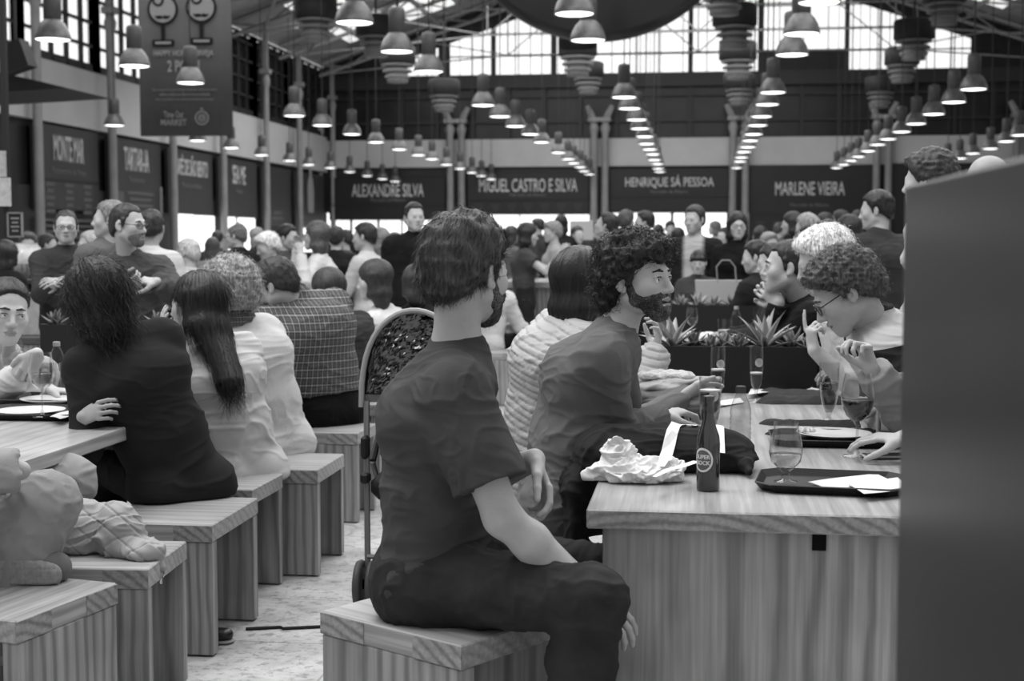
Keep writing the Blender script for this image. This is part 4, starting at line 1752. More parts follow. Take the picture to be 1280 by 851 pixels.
dr0 = make_drum()
DR = [(395, 52, 34, 'dark tiered fixture top left, nearest the hanging banner'), (470, 72, 36, 'dark tiered fixture between the two nearest lamps left of the disc'), (497, 104, 40, 'dark tiered fixture just below a lamp left of the bright gable'), (555, 140, 46, 'dark tiered fixture above the far column pair left of the gable'),
      (722, 96, 38, 'dark tiered fixture tight against the lower left of the big disc'), (735, 118, 47, 'lower dark tiered fixture above the middle column pair'),
      (905, 20, 30, 'topmost dark tiered fixture in the stack right of the disc'), (918, 62, 34, 'second dark tiered fixture down the stack right of the disc'), (922, 100, 40, 'third dark tiered fixture down the stack right of the disc'), (924, 132, 48, 'lowest dark tiered fixture in the stack right of the disc'),
      (1180, 32, 36, 'dark tiered fixture nearest the top right of the hall'), (1142, 76, 38, 'dark tiered fixture second in the slanting line at right'), (1127, 104, 44, 'dark tiered fixture third in the slanting line at right'), (1100, 135, 50, 'lowest dark tiered fixture in the slanting line at right')]
for i, (x, y, Y, lb) in enumerate(DR):
    o = dr0 if i == 0 else copy_tree(dr0)
    o.location = P(x, y, Y)
    for ch in o.children:
        if ch.name.startswith('hanging_rod'):
            ch.location = (0, 0, 1.0)
            ch.scale = (1, 1, (roof_z(o.location.x) + .08 - o.location.z - 1.0) / 2.6)
    o['label'] = lb
    o['group'] = 'tiered fixtures under the roof'

# big round disc hung from the roof
p = P(750, -135, 24)
root = thing('round_disc', 'huge glossy black disc hanging at the top of the hall', 'disc', (p.x, p.y, p.z - 2.45))
m = MB()
m.smooth = True
pf = [(0, -.10), (2.30, -.10), (2.43, -.06), (2.46, 0), (2.43, .06), (2.30, .10), (0, .10)]
n = 96
vs = []
for r, z in pf:
    for k in range(n):
        a = 2 * math.pi * k / n
        vs.append((r * math.cos(a), z, 2.45 + r * math.sin(a)))
fs = [(i * n + k, i * n + (k + 1) % n, (i + 1) * n + (k + 1) % n, (i + 1) * n + k) for i in range(len(pf) - 1) for k in range(n)]
m.add(vs, fs)
m.build('disc_face', mat('gloss_black', 14, .18, .5), root)
m = MB()
for x in (-1.4, 1.4):
    m.tube([(x, 0, 4.3), (x, 0, 6.5)], .02, 5)
m.build('hanging_wire', m_mull, root)

# near partition panel at the right edge
PX = 0.27
PF, PN = PX * FPX / 250, .55
root = thing('partition_panel', 'tall dark grey partition panel close to the camera at the right edge', 'partition', (PX + .03, (PF + PN) / 2, 0))
ptop = CAM_H + 65 / 250 * PX
MB().box((0, 0, ptop / 2), (.06, PF - PN, ptop), bev=.004).build('board', mat('partition_laminate', 36, .30, .5, var=5, vscale=3), root)
MB().box((0, 0, .02), (.09, PF - PN - .1, .04)).build('foot_rail', m_mull, root)
# ------------------------------------------------------------------ furniture
w_side = wood('pine_upright', 160, 'z', 32)
w_top = wood('pine_top', 174, 'x', 17)
w_topy = wood('pine_top_lengthwise', 182, 'y', 16, rough=.28)
w_end = wood('pine_end_grain', 158, 'y', 30, 1.2)
SH_ = .458


def make_stool():
    """stool: local x = short side, y = long side with a panel at each end"""
    root = thing('stool', '', 'stool')
    L, Wd, t = .47, .42, .062
    MB().box((0, 0, SH_ - t / 2), (Wd, L, t), bev=.004).build('seat', w_top, root)
    for sy in (-1, 1):
        MB().box((0, sy * (L / 2 - .026), (SH_ - t) / 2 + .003), (Wd - .004, .05, SH_ - t - .006), bev=.003).build('side_panel', w_side, root)
    for sy in (-1, 1):
        for sx in (-1, 1):
            MB().box((sx * (Wd / 2 - .068), sy * (L / 2 + .0005), SH_ - t / 2 - .001), (.136, .004, t - .008)).build('end_grain_joint', w_end, root)
    MB().box((0, 0, SH_ - t - .02), (.05, L - .10, .04)).build('stretcher', w_side, root)
    return root


stool0 = make_stool()
ST_N = [0]


def stool(pa, pb, label, wd=.42, flip=False, group='pine stools'):
    """near-right and far-right top corners from the photo"""
    a, b = G(pa[0], pa[1], SH_), G(pb[0], pb[1], SH_)
    d = (b - a)
    L = d.length
    d.normalize()
    nl = Vector((-d.y, d.x, 0))
    c = a + d * L / 2 + nl * wd / 2
    o = stool0 if ST_N[0] == 0 else copy_tree(stool0)
    ST_N[0] += 1
    o.location = (c.x, c.y, 0)
    o.rotation_euler = (0, 0, math.atan2(d.y, d.x) - math.pi / 2 + (math.pi / 2 if flip else 0))
    o.scale = (wd / .42, L / .47, 1) if not flip else (L / .42, wd / .47, 1)
    o['label'] = label
    o['group'] = group
    return o


stool((20, 776), (146, 728), 'pine stool cut off at the lower left corner of the photo, under a sneaker', .44, True)
stool((185, 711), (233, 676), 'pine stool with a crumpled quilted jacket on it')
stool((265, 656), (322, 622), 'pine stool under the woman in the black top')
stool((315, 612), (353, 592), 'pine stool under the long-haired woman in the light jacket')
stool((397, 587), (430, 567), 'pine stool under the light sweater, its right end panel facing the aisle')
stool((447, 541), (470, 529), 'pine stool under the man in the checked shirt', .5)
stool((401, 763), (577, 807), 'large pine stool in front, under the bearded man in the dark tee', .46, True)
stool((650, 441), (656, 433), 'pine stool far back under the man in the white shirt', .46)
o = copy_tree(stool0)
p = G(640, 520, 0)
o.location = (-.74, 5.35, 0)
o['label'] = 'pine stool behind the dark tee man, under the woman in the quilted vest'
o = copy_tree(stool0)
o.location = (-.62, 4.42, 0)
o.rotation_euler = (0, 0, .1)
o['label'] = 'pine stool hidden under the curly-haired man in the grey sweater'


def make_table(name, label, x0, x1, y0, y1, z=.75, t=.05):
    root = thing(name, label, 'table', ((x0 + x1) / 2, (y0 + y1) / 2, 0), 0, 'long pine dining tables')
    w, l = x1 - x0, y1 - y0
    MB().box((0, 0, z - t / 2), (w, l, t), bev=.004).build('table_top', w_topy, root)
    MB().box((0, -l / 2 + .001, z - t / 2), (w - .012, .006, t - .008)).build('end_grain_edge', w_end, root)
    for sy in (-1, 1):
        MB().box((0, sy * (l / 2 - .07), (z - t) / 2), (w - .075, .06, z - t), bev=.003).build('end_panel', w_side, root)
    MB().box((0, 0, z - t - .06), (.06, l - .2, .10)).build('beam', w_side, root)
    MB().box((.10, -l / 2 + .038, z - t - .024), (.034, .006, .046)).build('slot', mat('slot_black', 12, .8, .1), root)
    return root


a = G(733, 636, .75)
TABLE_X0 = a.x
T1 = make_table('dining_table', 'long pine table at right with a beer bottle near its end', a.x, a.x + .95, a.y, 6.62)
LTX = -2.03
make_table('dining_table', 'pine table at left with trays and plates beside the woman in black', LTX - .92, LTX, 3.1, 7.22)
make_table('dining_table', 'second pine table behind the first planter at right', a.x, a.x + .95, 7.4, 10.7)
make_table('dining_table', 'second pine table on the left beside the checked shirt man', LTX - .92, LTX, 7.55, 10.6)
make_table('dining_table', 'pine table far back in the middle with a woman leaning over it', -2.0, -1.0, 14.2, 15.6, 1.0, .06)


# ------------------------------------------------------------------ planters and plants
m_planter = mat('planter_black', 15, .55, .35)


def planter(label, x0, x1, y0, y1, z0, z1):
    root = thing('planter_box', label, 'planter', ((x0 + x1) / 2, (y0 + y1) / 2, z0), 0, 'black planter boxes on the tables')
    w, l, h = x1 - x0, y1 - y0, z1 - z0
    m = MB()
    t = .012
    m.box((0, -l / 2 + t / 2, h / 2), (w, t, h)).box((0, l / 2 - t / 2, h / 2), (w, t, h))
    m.box((-w / 2 + t / 2, 0, h / 2), (t, l - 2 * t, h)).box((w / 2 - t / 2, 0, h / 2), (t, l - 2 * t, h)).box((0, 0, .01), (w - .02, l - .02, .02))
    m.build('box', m_planter, root)
    MB().box((0, 0, h - .03), (w - 2 * t, l - 2 * t, .03)).build('soil', mat('soil', 32, .95, .1, bump=.6, bscale=80), root)
    return root


m_agave = mat('agave_leaf', 150, .5, .35, var=18, vscale=20, stretch=(1, 1, .3))
m_succ = mat('succulent_leaf', 95, .5, .35, var=22, vscale=25)
m_succ2 = mat('pale_succulent_leaf', 125, .5, .35, var=22, vscale=25)


def leaf(m, base, d, up, L, w, arch=.25, n=7, thick=.006, fold=.35):
    d, up = Vector(d).normalized(), Vector(up).normalized()
    s = d.cross(up).normalized()
    up = s.cross(d)
    vs = []
    for k in range(n + 1):
        t = k / n
        ww = w * (math.sin(math.pi * min(.5 + .0, .28 + t * .3)) if t < .45 else 1) * (1 - max(0, t - .35) / .65) ** .8 * (.75 + .5 * min(t * 2, .5))
        c = Vector(base) + d * L * t - up * arch * L * t * t + Vector((0, 0, 0))
        vs += [c + s * ww + up * ww * fold, c - up * thick * (1 - t), c - s * ww + up * ww * fold, c + up * thick * .7 * (1 - t)]
    fs = []
    for k in range(n):
        i = k * 4
        for j in range(4):
            l = (j + 1) % 4
            fs.append((i + j, i + 4 + j, i + 4 + l, i + l))
    m.add(vs, fs)


def rosette(name, label, loc, R, n, w, mm, lift=(.2, 1.2), arch=.2, group=None, seed=1, cat='plant', fold=.35):
    r = random.Random(seed)
    m = MB()
    m.smooth = True
    for i in range(n):
        t = i / n
        a = i * 2.39996 + r.uniform(-.2, .2)
        e = lift[0] + (lift[1] - lift[0]) * t
        d = (math.cos(a) * math.cos(e), math.sin(a) * math.cos(e), math.sin(e))
        up = (-math.cos(a) * math.sin(e), -math.sin(a) * math.sin(e), math.cos(e))
        leaf(m, (d[0] * .01, d[1] * .01, .004 + .02 * t), d, up, R * r.uniform(.8, 1.1) * (1 - .25 * t), w * r.uniform(.85, 1.15), arch, fold=fold)
    root = thing(name, label, cat, loc, 0, group)
    m.build('leaves', mm, root)
    s = MB()
    s.lathe([(.02, -.03), (.018, 0), (.012, .02)], n=8)
    s.build('stem', m_succ, root)
    return root


pl0, pl1 = P(816, 432, 6.3), P(1021, 432, 6.3)
ZP = pl0.z
planter('black planter box full of spiky plants at the near table end', pl0.x, pl1.x, 6.28, 6.60, .75, ZP)


def on_planter(px, py, Y=6.42):
    q = P(px, py, Y)
    return (q.x, Y, ZP - .022)


rosette('agave_plant', 'tall spiky agave in the middle of the near planter', on_planter(957, 430), .21, 17, .020, m_agave, (.35, 1.45), .12, seed=3)
rosette('agave_plant', 'spiky agave at the left end of the near planter beside the bearded face', on_planter(841, 430), .19, 16, .021, m_agave, (.35, 1.4), .15, seed=5)
for i, (x, R, mm, lb) in enumerate([(868, .09, m_succ, 'dark rosette succulent beside the left agave'), (889, .07, m_succ, 'small dark rosette succulent left of the planter middle'), (906, .08, m_succ2, 'paler rosette succulent left of the planter middle'), (924, .085, m_succ, 'dark rosette succulent just left of the tall agave'),
                                     (990, .11, m_succ2, 'broad open rosette succulent right of the tall agave'), (1011, .07, m_succ, 'small rosette succulent at the right end of the near planter')]):
    rosette('succulent_plant', lb, on_planter(x, 430, 6.36 if i % 2 else 6.46), R, 16, .017, mm, (.15, 1.3), -.1, seed=20 + i, fold=.5)
q0, q1 = P(837, 381, 10.4), P(951, 381, 10.4)
planter('long black planter box on the second table behind the glasses', q0.x, q1.x + .1, 10.38, 10.66, .75, q0.z)
ZP2 = q0.z
for i, (x, R, mm, lb) in enumerate([(852, .10, m_succ2, 'rosette plant at the left end of the far planter'), (873, .14, m_agave, 'spiky pale plant in the far planter below the child'), (893, .1, m_succ2, 'leafy rosette plant in the far planter left of the paper bag'), (915, .11, m_succ2, 'leafy rosette plant in the far planter before the paper bag'), (938, .12, m_succ, 'dark rosette plant at the right end of the far planter')]):
    q = P(x, 379, 10.52)
    rosette('succulent_plant', lb, (q.x, 10.52, ZP2 - .022), R, 13, .022, mm, (.2, 1.3), 0, seed=40 + i)
q = P(90, 468, 6.6)
q0, q1 = P(76, 440, 6.6), P(108, 490, 6.6)
planter('black planter box at the far end of the left table', q0.x - .25, q1.x + .25, 6.9, 7.15, .75, .75 + .24)
for i, x in enumerate((-.28, -.1, .1, .28)):
    rosette('succulent_plant', ('dark rosette plant in the left table planter, %s along it') % ORD[i], ((q0.x + q1.x) / 2 + x, 7.02, .97), .10, 13, .02, m_succ, (.2, 1.2), -.1, seed=60 + i)

# ------------------------------------------------------------------ glassware
m_glass = glass_mat()
m_beer = glass_mat('beer', .72, .1, .6)
m_wine = mat('red_wine', 22, .12, .5)
m_white = glass_mat('white_wine', .86, .08)
m_water = glass_mat('drink_pale', .8, .08)


def shell(m, prof, t=.0016, n=28):
    inner = [(max(r - t, .0004), z + (t if i == 0 else 0)) for i, (r, z) in enumerate(prof)]
    m.lathe(prof, n=n, capb=False, capt=False)
    k = len(m.f)
    m.lathe(inner, n=n, capb=False, capt=False)
    for i in range(k, len(m.f)):
        m.f[i] = m.f[i][::-1]


def glass(name, label, loc, prof, fill=None, fm=None, s=1.0, foam=False, emblem=False, stem=True):
    root = thing(name, label, 'glass', loc)
    prof = [(r * s, z * s) for r, z in prof]
    m = MB()
    m.smooth = True
    shell(m, prof)
    m.build('bowl', m_glass, root)
    if fill:
        z0, z1 = fill[0] * s, fill[1] * s
        pts = [(np.interp(z, [q[1] for q in prof], [q[0] for q in prof]) - .0025, z) for z in np.linspace(z0, z1, 9)]
        m = MB()
        m.smooth = True
        m.lathe([(max(r, .001), z) for r, z in pts], n=24)
        m.build('drink', fm, root)
        if foam:
            r, z = pts[-1]
            MB().lathe([(r, z + .0005), (r, z + .006 * s)], n=24).build('foam', mat('foam', 215, .9, .1), root)
    if emblem:
        zc = prof[-1][1] * .72
        r = np.interp(zc, [q[1] for q in prof], [q[0] for q in prof]) + .0006
        m = MB()
        vs = []
        for a in np.linspace(0, 2 * math.pi, 17)[:-1]:
            th = -1.2 + .018 * math.cos(a) / r
            vs.append((r * math.cos(th), r * math.sin(th), zc + .018 * math.sin(a)))
        m.add(vs, [tuple(range(16))])
        m.build('round_emblem', mat('glass_print', 190, .6, .2), root)
    return root


FLUTE = [(.030, 0), (.030, .003), (.006, .008), (.005, .03), (.008, .045), (.018, .065), (.0245, .10), (.027, .14), (.027, .19), (.0255, .215)]
PILS = [(.031, 0), (.031, .004), (.010, .010), (.008, .022), (.014, .035), (.025, .06), (.033, .10), (.036, .15), (.0365, .195), (.0365, .22)]
WINE = [(.038, 0), (.038, .003), (.008, .008), (.0045, .03), (.0042, .085), (.010, .098), (.033, .118), (.044, .145), (.046, .170), (.042, .205), (.036, .235)]
SNIF = [(.032, 0), (.032, .004), (.014, .008), (.012, .028), (.018, .036), (.040, .058), (.046, .082), (.043, .110), (.034, .145), (.033, .165)]
TUMB = [(.030, 0), (.030, .004), (.032, .03), (.036, .07), (.038, .125), (.039, .14)]


def gat(px, py, z=.752):
    return G(px, py, z)


glass('wine_glass', 'large wine glass half full of red wine near the partition', gat(1071, 571), WINE, (.105, .162), m_wine, 1.1)
glass('beer_glass', 'footed beer glass with emblem left of the red wine glass', gat(1036, 527), PILS, (.036, .145), m_beer, 1.0)
glass('snifter_glass', 'round short-stemmed glass standing on the near tray', G(982, 603, .765), SNIF, (.04, .078), m_water, 1.0)
glass('beer_glass', 'slim footed beer glass in front of the planter middle', gat(945, 503), FLUTE, (.05, .11), m_beer, 1.08, True, True)
glass('beer_glass', 'slim footed beer glass left of the planter, behind the clear bottle', gat(897, 508), FLUTE, (.05, .13), m_beer, 1.12, True, True)
glass('beer_glass', 'straight beer glass directly behind the dark beer bottle', G(887, 553, .752), PILS, (.036, .17), m_beer, 1.0, True, True)
glass('wine_glass', 'small red wine glass on the second table before the far planter', G(865, 423, .752), WINE, (.105, .155), m_wine, .9)
glass('beer_tumbler', 'short tumbler of dark beer on the second table', G(905, 428, .752), TUMB, (.006, .07), m_beer, 1.1, True)
glass('wine_glass', 'stemmed glass of white wine on the left tray', G(53, 521, .765), WINE, (.105, .16), m_white, 1.02)
glass('wine_glass', 'stemmed glass with a little red wine left of the white wine', G(17, 498, .752), WINE, (.1, .125), m_wine, 1.05)
glass('tumbler', 'clear tumbler behind the wine glasses on the left table', G(60, 493, .752), TUMB, None, None, 1.0)
glass('tumbler', 'clear tumbler beside the clear bottle on the left table', G(84, 488, .752), TUMB, (.006, .06), m_white, .9)


def bottle(name, label, loc, prof, bm, cap_r=None, capm=None, label_band=None):
    root = thing(name, label, 'bottle', loc)
    m = MB()
    m.smooth = True
    m.lathe(prof, n=28)
    m.build('body', bm, root)
    if cap_r:
        z = prof[-1][1]
        MB().lathe([(cap_r, z - .012), (cap_r, z + .004), (cap_r * .9, z + .008)], n=18).build('cap', capm, root)
    return root


BOT = [(.0295, 0), (.031, .004), (.031, .125), (.029, .145), (.0205, .170), (.0150, .190), (.0135, .205), (.013, .237), (.0152, .24), (.0152, .252), (.0140, .254)]
m_brown = mat('brown_bottle_glass', 40, .12, .6, coat=.4)
b = bottle('beer_bottle', 'dark beer bottle with a round white-ringed label near the table end', gat(885, 612), BOT, m_brown)
# round front label with its ring and two lines of lettering
th0 = math.atan2(-b.location.y, -b.location.x) - .50


def bottle_patch(root, r, th0, zc, rad_, off, mm, n=26, name='label'):
    m = MB()
    vs = [(r * math.cos(th0), r * math.sin(th0), zc)]
    rr = r + off
    for k in range(6):
        q = rad_ * (k + 1) / 6
        for a in np.linspace(0, 2 * math.pi, n + 1)[:-1]:
            th = th0 + q * math.cos(a) / rr
            vs.append((rr * math.cos(th), rr * math.sin(th), zc + q * 1.12 * math.sin(a)))
    vs[0] = (rr * math.cos(th0), rr * math.sin(th0), zc)
    fs = [(0, 1 + k, 1 + (k + 1) % n) for k in range(n)]
    for j in range(5):
        fs += [(1 + j * n + k, 1 + j * n + n + k, 1 + j * n + n + (k + 1) % n, 1 + j * n + (k + 1) % n) for k in range(n)]
    m.add(vs, fs)
    return m.build(name, mm, root)


bottle_patch(b, .031, th0, .084, .0305, .0006, mat('label_dark', 60, .5, .3), name='label')
bottle_patch(b, .031, th0, .084, .0290, .0010, mat('label_white', 205, .6, .2), name='label_ring')
bottle_patch(b, .031, th0, .084, .0240, .0014, mat('label_grey', 88, .5, .3), name='label_disc')
for txt, zc in (('SUPER', .092), ('BOCK', .076)):
    o = text_obj('lettering', txt, .0150, mat('label_white', 205, .6, .2), (0, 0, 0), (0, 0, 0), b, extrude=0, weight=.0004)
    for v in o.data.vertices:
        th = th0 - v.co.x * -1 * 1 / .0326
        v.co = (.0326 * math.cos(th), .0326 * math.sin(th), zc + v.co.y)
rib = [(.028, 0), (.031, .004)]
for k in range(9):
    z = .012 + k * .0145
    rib += [(.0322, z), (.0322, z + .006), (.0305, z + .009), (.0305, z + .012)]
rib += [(.0322, .148), (.031, .16), (.024, .185), (.0145, .205), (.0128, .21), (.0128, .222)]
m_pet = glass_mat('clear_plastic', .86, .14, .9)
bottle('plastic_bottle', 'clear ribbed plastic bottle with a dark cap at the table edge', gat(925, 577), rib, m_pet, .0155, mat('cap_dark', 55, .5, .3))
bottle('plastic_bottle', 'clear plastic water bottle on the second table', G(920, 426, .752), rib, m_pet, .0155, mat('cap_grey', 150, .5, .3))
bottle('beer_bottle', 'small dark bottle in front of the clasped hands', G(944, 418, .752), [(r * .9, z * .95) for r, z in BOT], glass_mat('green_bottle', .5, .06), .0135, mat('cap_white', 190, .5, .3))
bottle('plastic_bottle', 'clear plastic bottle beside the black sleeve on the left table', G(72, 493, .752), rib, m_pet, .0155, mat('cap_grey', 150, .5, .3))

# ------------------------------------------------------------------ trays, plates, paper
m_tray = mat('tray_black', 15, .5, .3)
m_plate = mat('porcelain', 208, .25, .5)
m_paper = mat('white_paper', 208, .85, .2)


def tray(label, c, w, l, rz, z=.752):
    root = thing('serving_tray', label, 'tray', (c.x, c.y, z), rz, 'black serving trays')
    m = MB()
    b = .045
    o = [(-w / 2 + b, -l / 2), (w / 2 - b, -l / 2), (w / 2, -l / 2 + b), (w / 2, l / 2 - b), (w / 2 - b, l / 2), (-w / 2 + b, l / 2), (-w / 2, l / 2 - b), (-w / 2, -l / 2 + b)]
    def rg(sc, z):
        return [(x - math.copysign(sc, x), y - math.copysign(sc, y), z) for x, y in o]
    vs = rg(.016, 0) + rg(0, .022) + rg(.004, .024) + rg(.018, .006)
    fs = [tuple(range(7, -1, -1)), tuple(range(24, 32))]
    for r in range(3):
        fs += [(r * 8 + i, r * 8 + (i + 1) % 8, r * 8 + 8 + (i + 1) % 8, r * 8 + 8 + i) for i in range(8)]
    m.add(vs, fs)
    m.build('tray_body', m_tray, root)
    return root


def plate(label, c, r, z, h=.018):
    root = thing('plate', label, 'plate', (c.x, c.y, z))
    m = MB()
    m.smooth = True
    m.lathe([(r * .55, 0), (r * .6, .002), (r * .95, h * .8), (r, h), (r * .96, h * 1.05), (r * .62, h * .45), (0, h * .35)], n=40)
    m.build('dish', m_plate, root)
    return root


def crumple(name, label, cat, loc, sx, sy, sz, mm, seed=1, f=30, amp=.012, rz=0.0, vox=.004, group=None, flat=False, parent=None):
    R = head_frame(90 + math.degrees(rz))
    c = np.array(loc) + np.array([0, 0, sz * (.35 if not flat else .4)])
    V, F = sdf_mesh([ell(c, (sx, sy, sz), R), cut((loc[0], loc[1], loc[2]), (0, 0, -1), loc, max(sx, sy) * 1.6, .003)], vox)
    Nn = vnormals(V, F)
    n = 1 - 2 * np.abs(vnoise(V * f + seed * 3.7)) + .5 * vnoise(V * f * 2.3 + seed)
    V = V + Nn * (n * amp)[:, None]
    V[:, 2] = np.maximum(V[:, 2], loc[2] + .0008)
    root = thing(name, label, cat, loc, 0, group)
    mesh_np('sheet', V, F, mm, root, origin=loc, smooth=False)
    return root


def paper(label, corners, z, name='paper_sheet', cat='paper', mm=None, th=.0012, wav=.002):
    ps = [Vector((*G(x, y, z)[:2], z)) for x, y in corners]
    c = sum(ps, Vector()) / 4
    root = thing(name, label, cat, c)
    m = MB()
    n = 8
    vs = []
    for i in range(n + 1):
        for j in range(n + 1):
            u, v = i / n, j / n
            q = (ps[0] * (1 - u) + ps[1] * u) * (1 - v) + (ps[3] * (1 - u) + ps[2] * u) * v - c
            zz = wav * (1 + math.sin(u * 5 + v * 3)) * .5
            vs.append((q.x, q.y, zz + th))
    k = len(vs)
    vs += [(x, y, zz - th) for x, y, zz in vs]
    fs = []
    for i in range(n):
        for j in range(n):
            a_ = i * (n + 1) + j
            fs += [(a_, a_ + n + 1, a_ + n + 2, a_ + 1), (k + a_, k + a_ + 1, k + a_ + n + 2, k + a_ + n + 1)]
    m.add(vs, fs)
    m.build('sheet', mm or m_paper, root)
    return root


c = G(1040, 608, .752)
tray('black tray nearest the table end, holding napkins and the round glass', c, .40, .30, -.12)
paper('white napkin lying on the nearest black tray', [(1010, 603), (1095, 592), (1118, 604), (1035, 612)], .766, 'napkin', 'napkin')
paper('smaller napkin folded on the nearest tray beside the glass', [(1060, 606), (1122, 597), (1140, 612), (1080, 618)], .770, 'napkin', 'napkin')
c = G(1042, 552, .752)
tray('black tray behind the round glass, holding a white plate', c, .42, .30, 0)
plate('white oval plate on the middle black tray', G(1043, 546, .762), .125, .760)
crumple('food_scraps', 'small heap of leftovers at the plate edge on the middle tray', 'food', G(1008, 540, .778)[:], .03, .02, .012, mat('leftovers', 190, .7, .3, var=30, vscale=60), 4, 60, .004, vox=.003)
c = G(985, 487, .752)
tray('black tray against the foot of the near planter', c, .38, .26, 0)
crumple('crumpled_napkin', 'crumpled white paper napkin on the tray before the planter', 'napkin', (*G(994, 483, .765)[:2], .765), .034, .032, .032, m_paper, 2, 42, .010)
crumple('crumpled_napkin', 'flattened crumpled napkin left on the tray before the planter', 'napkin', (*G(965, 484, .765)[:2], .765), .055, .03, .010, m_paper, 3, 40, .004)
paper('white sheet of paper in front of the planter tray', [(935, 494), (988, 487), (984, 481), (940, 484)], .768, mm=m_paper)
crumple('crumpled_napkin', 'small napkin scrap at the right end of the planter tray', 'napkin', (*G(1018, 490, .765)[:2], .765), .04, .02, .012, m_paper, 5, 40, .005)
paper('flat white paper beside the slim glass at the table edge', [(880, 512), (930, 503), (925, 498), (885, 503)], .754)
c = G(1106, 571, .754)
root = thing('phone', 'slim phone lying by the hand at the right table edge', 'phone', (c.x, c.y, .752), .2)
MB().box((0, 0, .005), (.14, .07, .009), bev=.004).build('case', mat('phone_grey', 120, .3, .5), root)
MB().box((0, 0, .0102), (.125, .06, .0012)).build('screen', mat('phone_screen', 35, .1, .6), root)
c = G(1098, 547, .752)
root = thing('wooden_pestle', 'upright round-headed wooden stick behind the red wine glass', 'utensil', (c.x, c.y, .752))
m = MB()
m.smooth = True
m.lathe([(.010, 0), (.008, .02), (.0075, .12), (.010, .13), (.022, .142), (.027, .16), (.022, .178), (0, .184)], n=16)
m.build('stick', mat('turned_wood', 140, .5, .3), root)
# left table
c = G(45, 519, .752)
tray('black tray on the left table holding the white wine glass', c, .44, .34, .05)
plate('large white plate on the nearest left tray', G(38, 517, .762), .13, .760)
paper('folded napkin on the nearest left tray beside the painted nails', [(62, 522), (92, 512), (100, 515), (75, 525)], .770, 'napkin', 'napkin', wav=.006)
c = G(70, 502, .752)
tray('black tray behind the nearest tray on the left table', c, .44, .30, .05)
plate('white plate on the rear tray of the left table', G(66, 502, .762), .13, .760)
paper('napkin on the rear tray of the left table by the black sleeve', [(92, 500), (130, 496), (128, 490), (92, 493)], .768, 'napkin', 'napkin', wav=.006)
c = G(100, 488, .752)
tray('dark tray farthest along the left table, near the planter', c, .4, .2, 0)
paper('white napkin on the farthest tray of the left table', [(82, 486), (112, 484), (112, 478), (85, 479)], .768, 'napkin', 'napkin', wav=.006)
crumple('crumpled_napkin', 'white crumpled napkin on the second table left of the small tumbler', 'napkin', (*G(887, 425, .752)[:2], .752), .09, .05, .035, m_paper, 8, 22, .010, vox=.006)

# ------------------------------------------------------------------ bags and cloth on the right table
c = G(797, 600, .752)
bag_prims = [ell((c.x, c.y, .775), (.115, .075, .030), head_frame(95), .03), ell((c.x - .055, c.y + .02, .80), (.045, .035, .055), head_frame(120), .03),
             cap((c.x - .075, c.y + .02, .80), (c.x - .060, c.y + .02, .862), .02, .010, .03), cap((c.x - .105, c.y, .772), (c.x - .135, c.y - .02, .762), .02, .012, .02),
             ell((c.x + .07, c.y + .01, .785), (.06, .05, .03), None, .03), cut((c.x, c.y, .7525), (0, 0, -1), c, .4, .003)]
V, F = sdf_mesh(bag_prims, .0026)
Nn = vnormals(V, F)
wq = V * np.array([1, 1, 1.6])
ww_ = np.stack([vnoise(wq * 14 + 3), vnoise(wq * 14 + 31), vnoise(wq * 14 + 77)], axis=1)
r1 = np.maximum(1 - 2.4 * np.abs(vnoise(wq * 20 + ww_ * 1.2)), 0) ** 1.5
r2 = np.maximum(1 - 2.4 * np.abs(vnoise(wq * 48 + ww_ * 2.0 + 9)), 0) ** 1.5
V = V + Nn * (r1 * .014 + r2 * .006 + vnoise(wq * 11) * .010 - .006)[:, None]
V[:, 2] = np.maximum(V[:, 2], .7528)
root = thing('plastic_bag', 'crumpled white plastic bag on the near corner of the right table', 'bag', (c.x, c.y, .752))
mesh_np('bag_film', V, F, mat('white_plastic_film', 216, .4, .4), root, origin=(c.x, c.y, .752))
# black tote: a slumped fabric bag over the table edge, white printed swashes
b0, b1, b2 = P(712, 590, 4.35), G(800, 585, .80), G(893, 560, .79)
tx = TABLE_X0
ctr = Vector((tx + .17, 4.12, .752))
tp = [ell((tx + .14, 4.18, .800), (.20, .13, .080), head_frame(84), .04), ell((tx + .31, 4.20, .795), (.14, .12, .075), head_frame(70), .04),
      cap((tx + .40, 4.20, .80), (tx + .42, 4.02, .772), .022, .012, .04), ell((tx + .02, 4.18, .80), (.10, .13, .060), None, .05),
      cap((tx + .01, 4.18, .79), (tx - .075, 4.2, .70), .055, .045, .05, (0, 1, 0), 2.2), cap((tx - .075, 4.2, .70), (tx - .085, 4.22, .44), .042, .036, .05, (0, 1, 0), 2.2)]
V, F = sdf_mesh(tp, .006)
V = fold_noise(V, vnormals(V, F), .010, 8)
inside = (V[:, 0] > tx - .002) & (V[:, 2] < .756)
V[inside, 2] = np.maximum(V[inside, 2], .7535)
inside = (V[:, 0] > tx - .012) & (V[:, 2] < .753)
V[inside, 0] = np.minimum(V[inside, 0], tx - .008)
root = thing('tote_bag', 'black cloth bag with white printed lettering slumped over the table edge', 'bag', (tx + .1, 4.15, .752))
mesh_np('bag_cloth', V, F, mat('black_canvas', 30, .85, .2, bump=.2, bscale=300), root, origin=(tx + .1, 4.15, .752))


def topz(x, y):
    d = (V[:, 0] - x) ** 2 + (V[:, 1] - y) ** 2
    k = np.argsort(d)[:14]
    return float(V[k, 2].max())


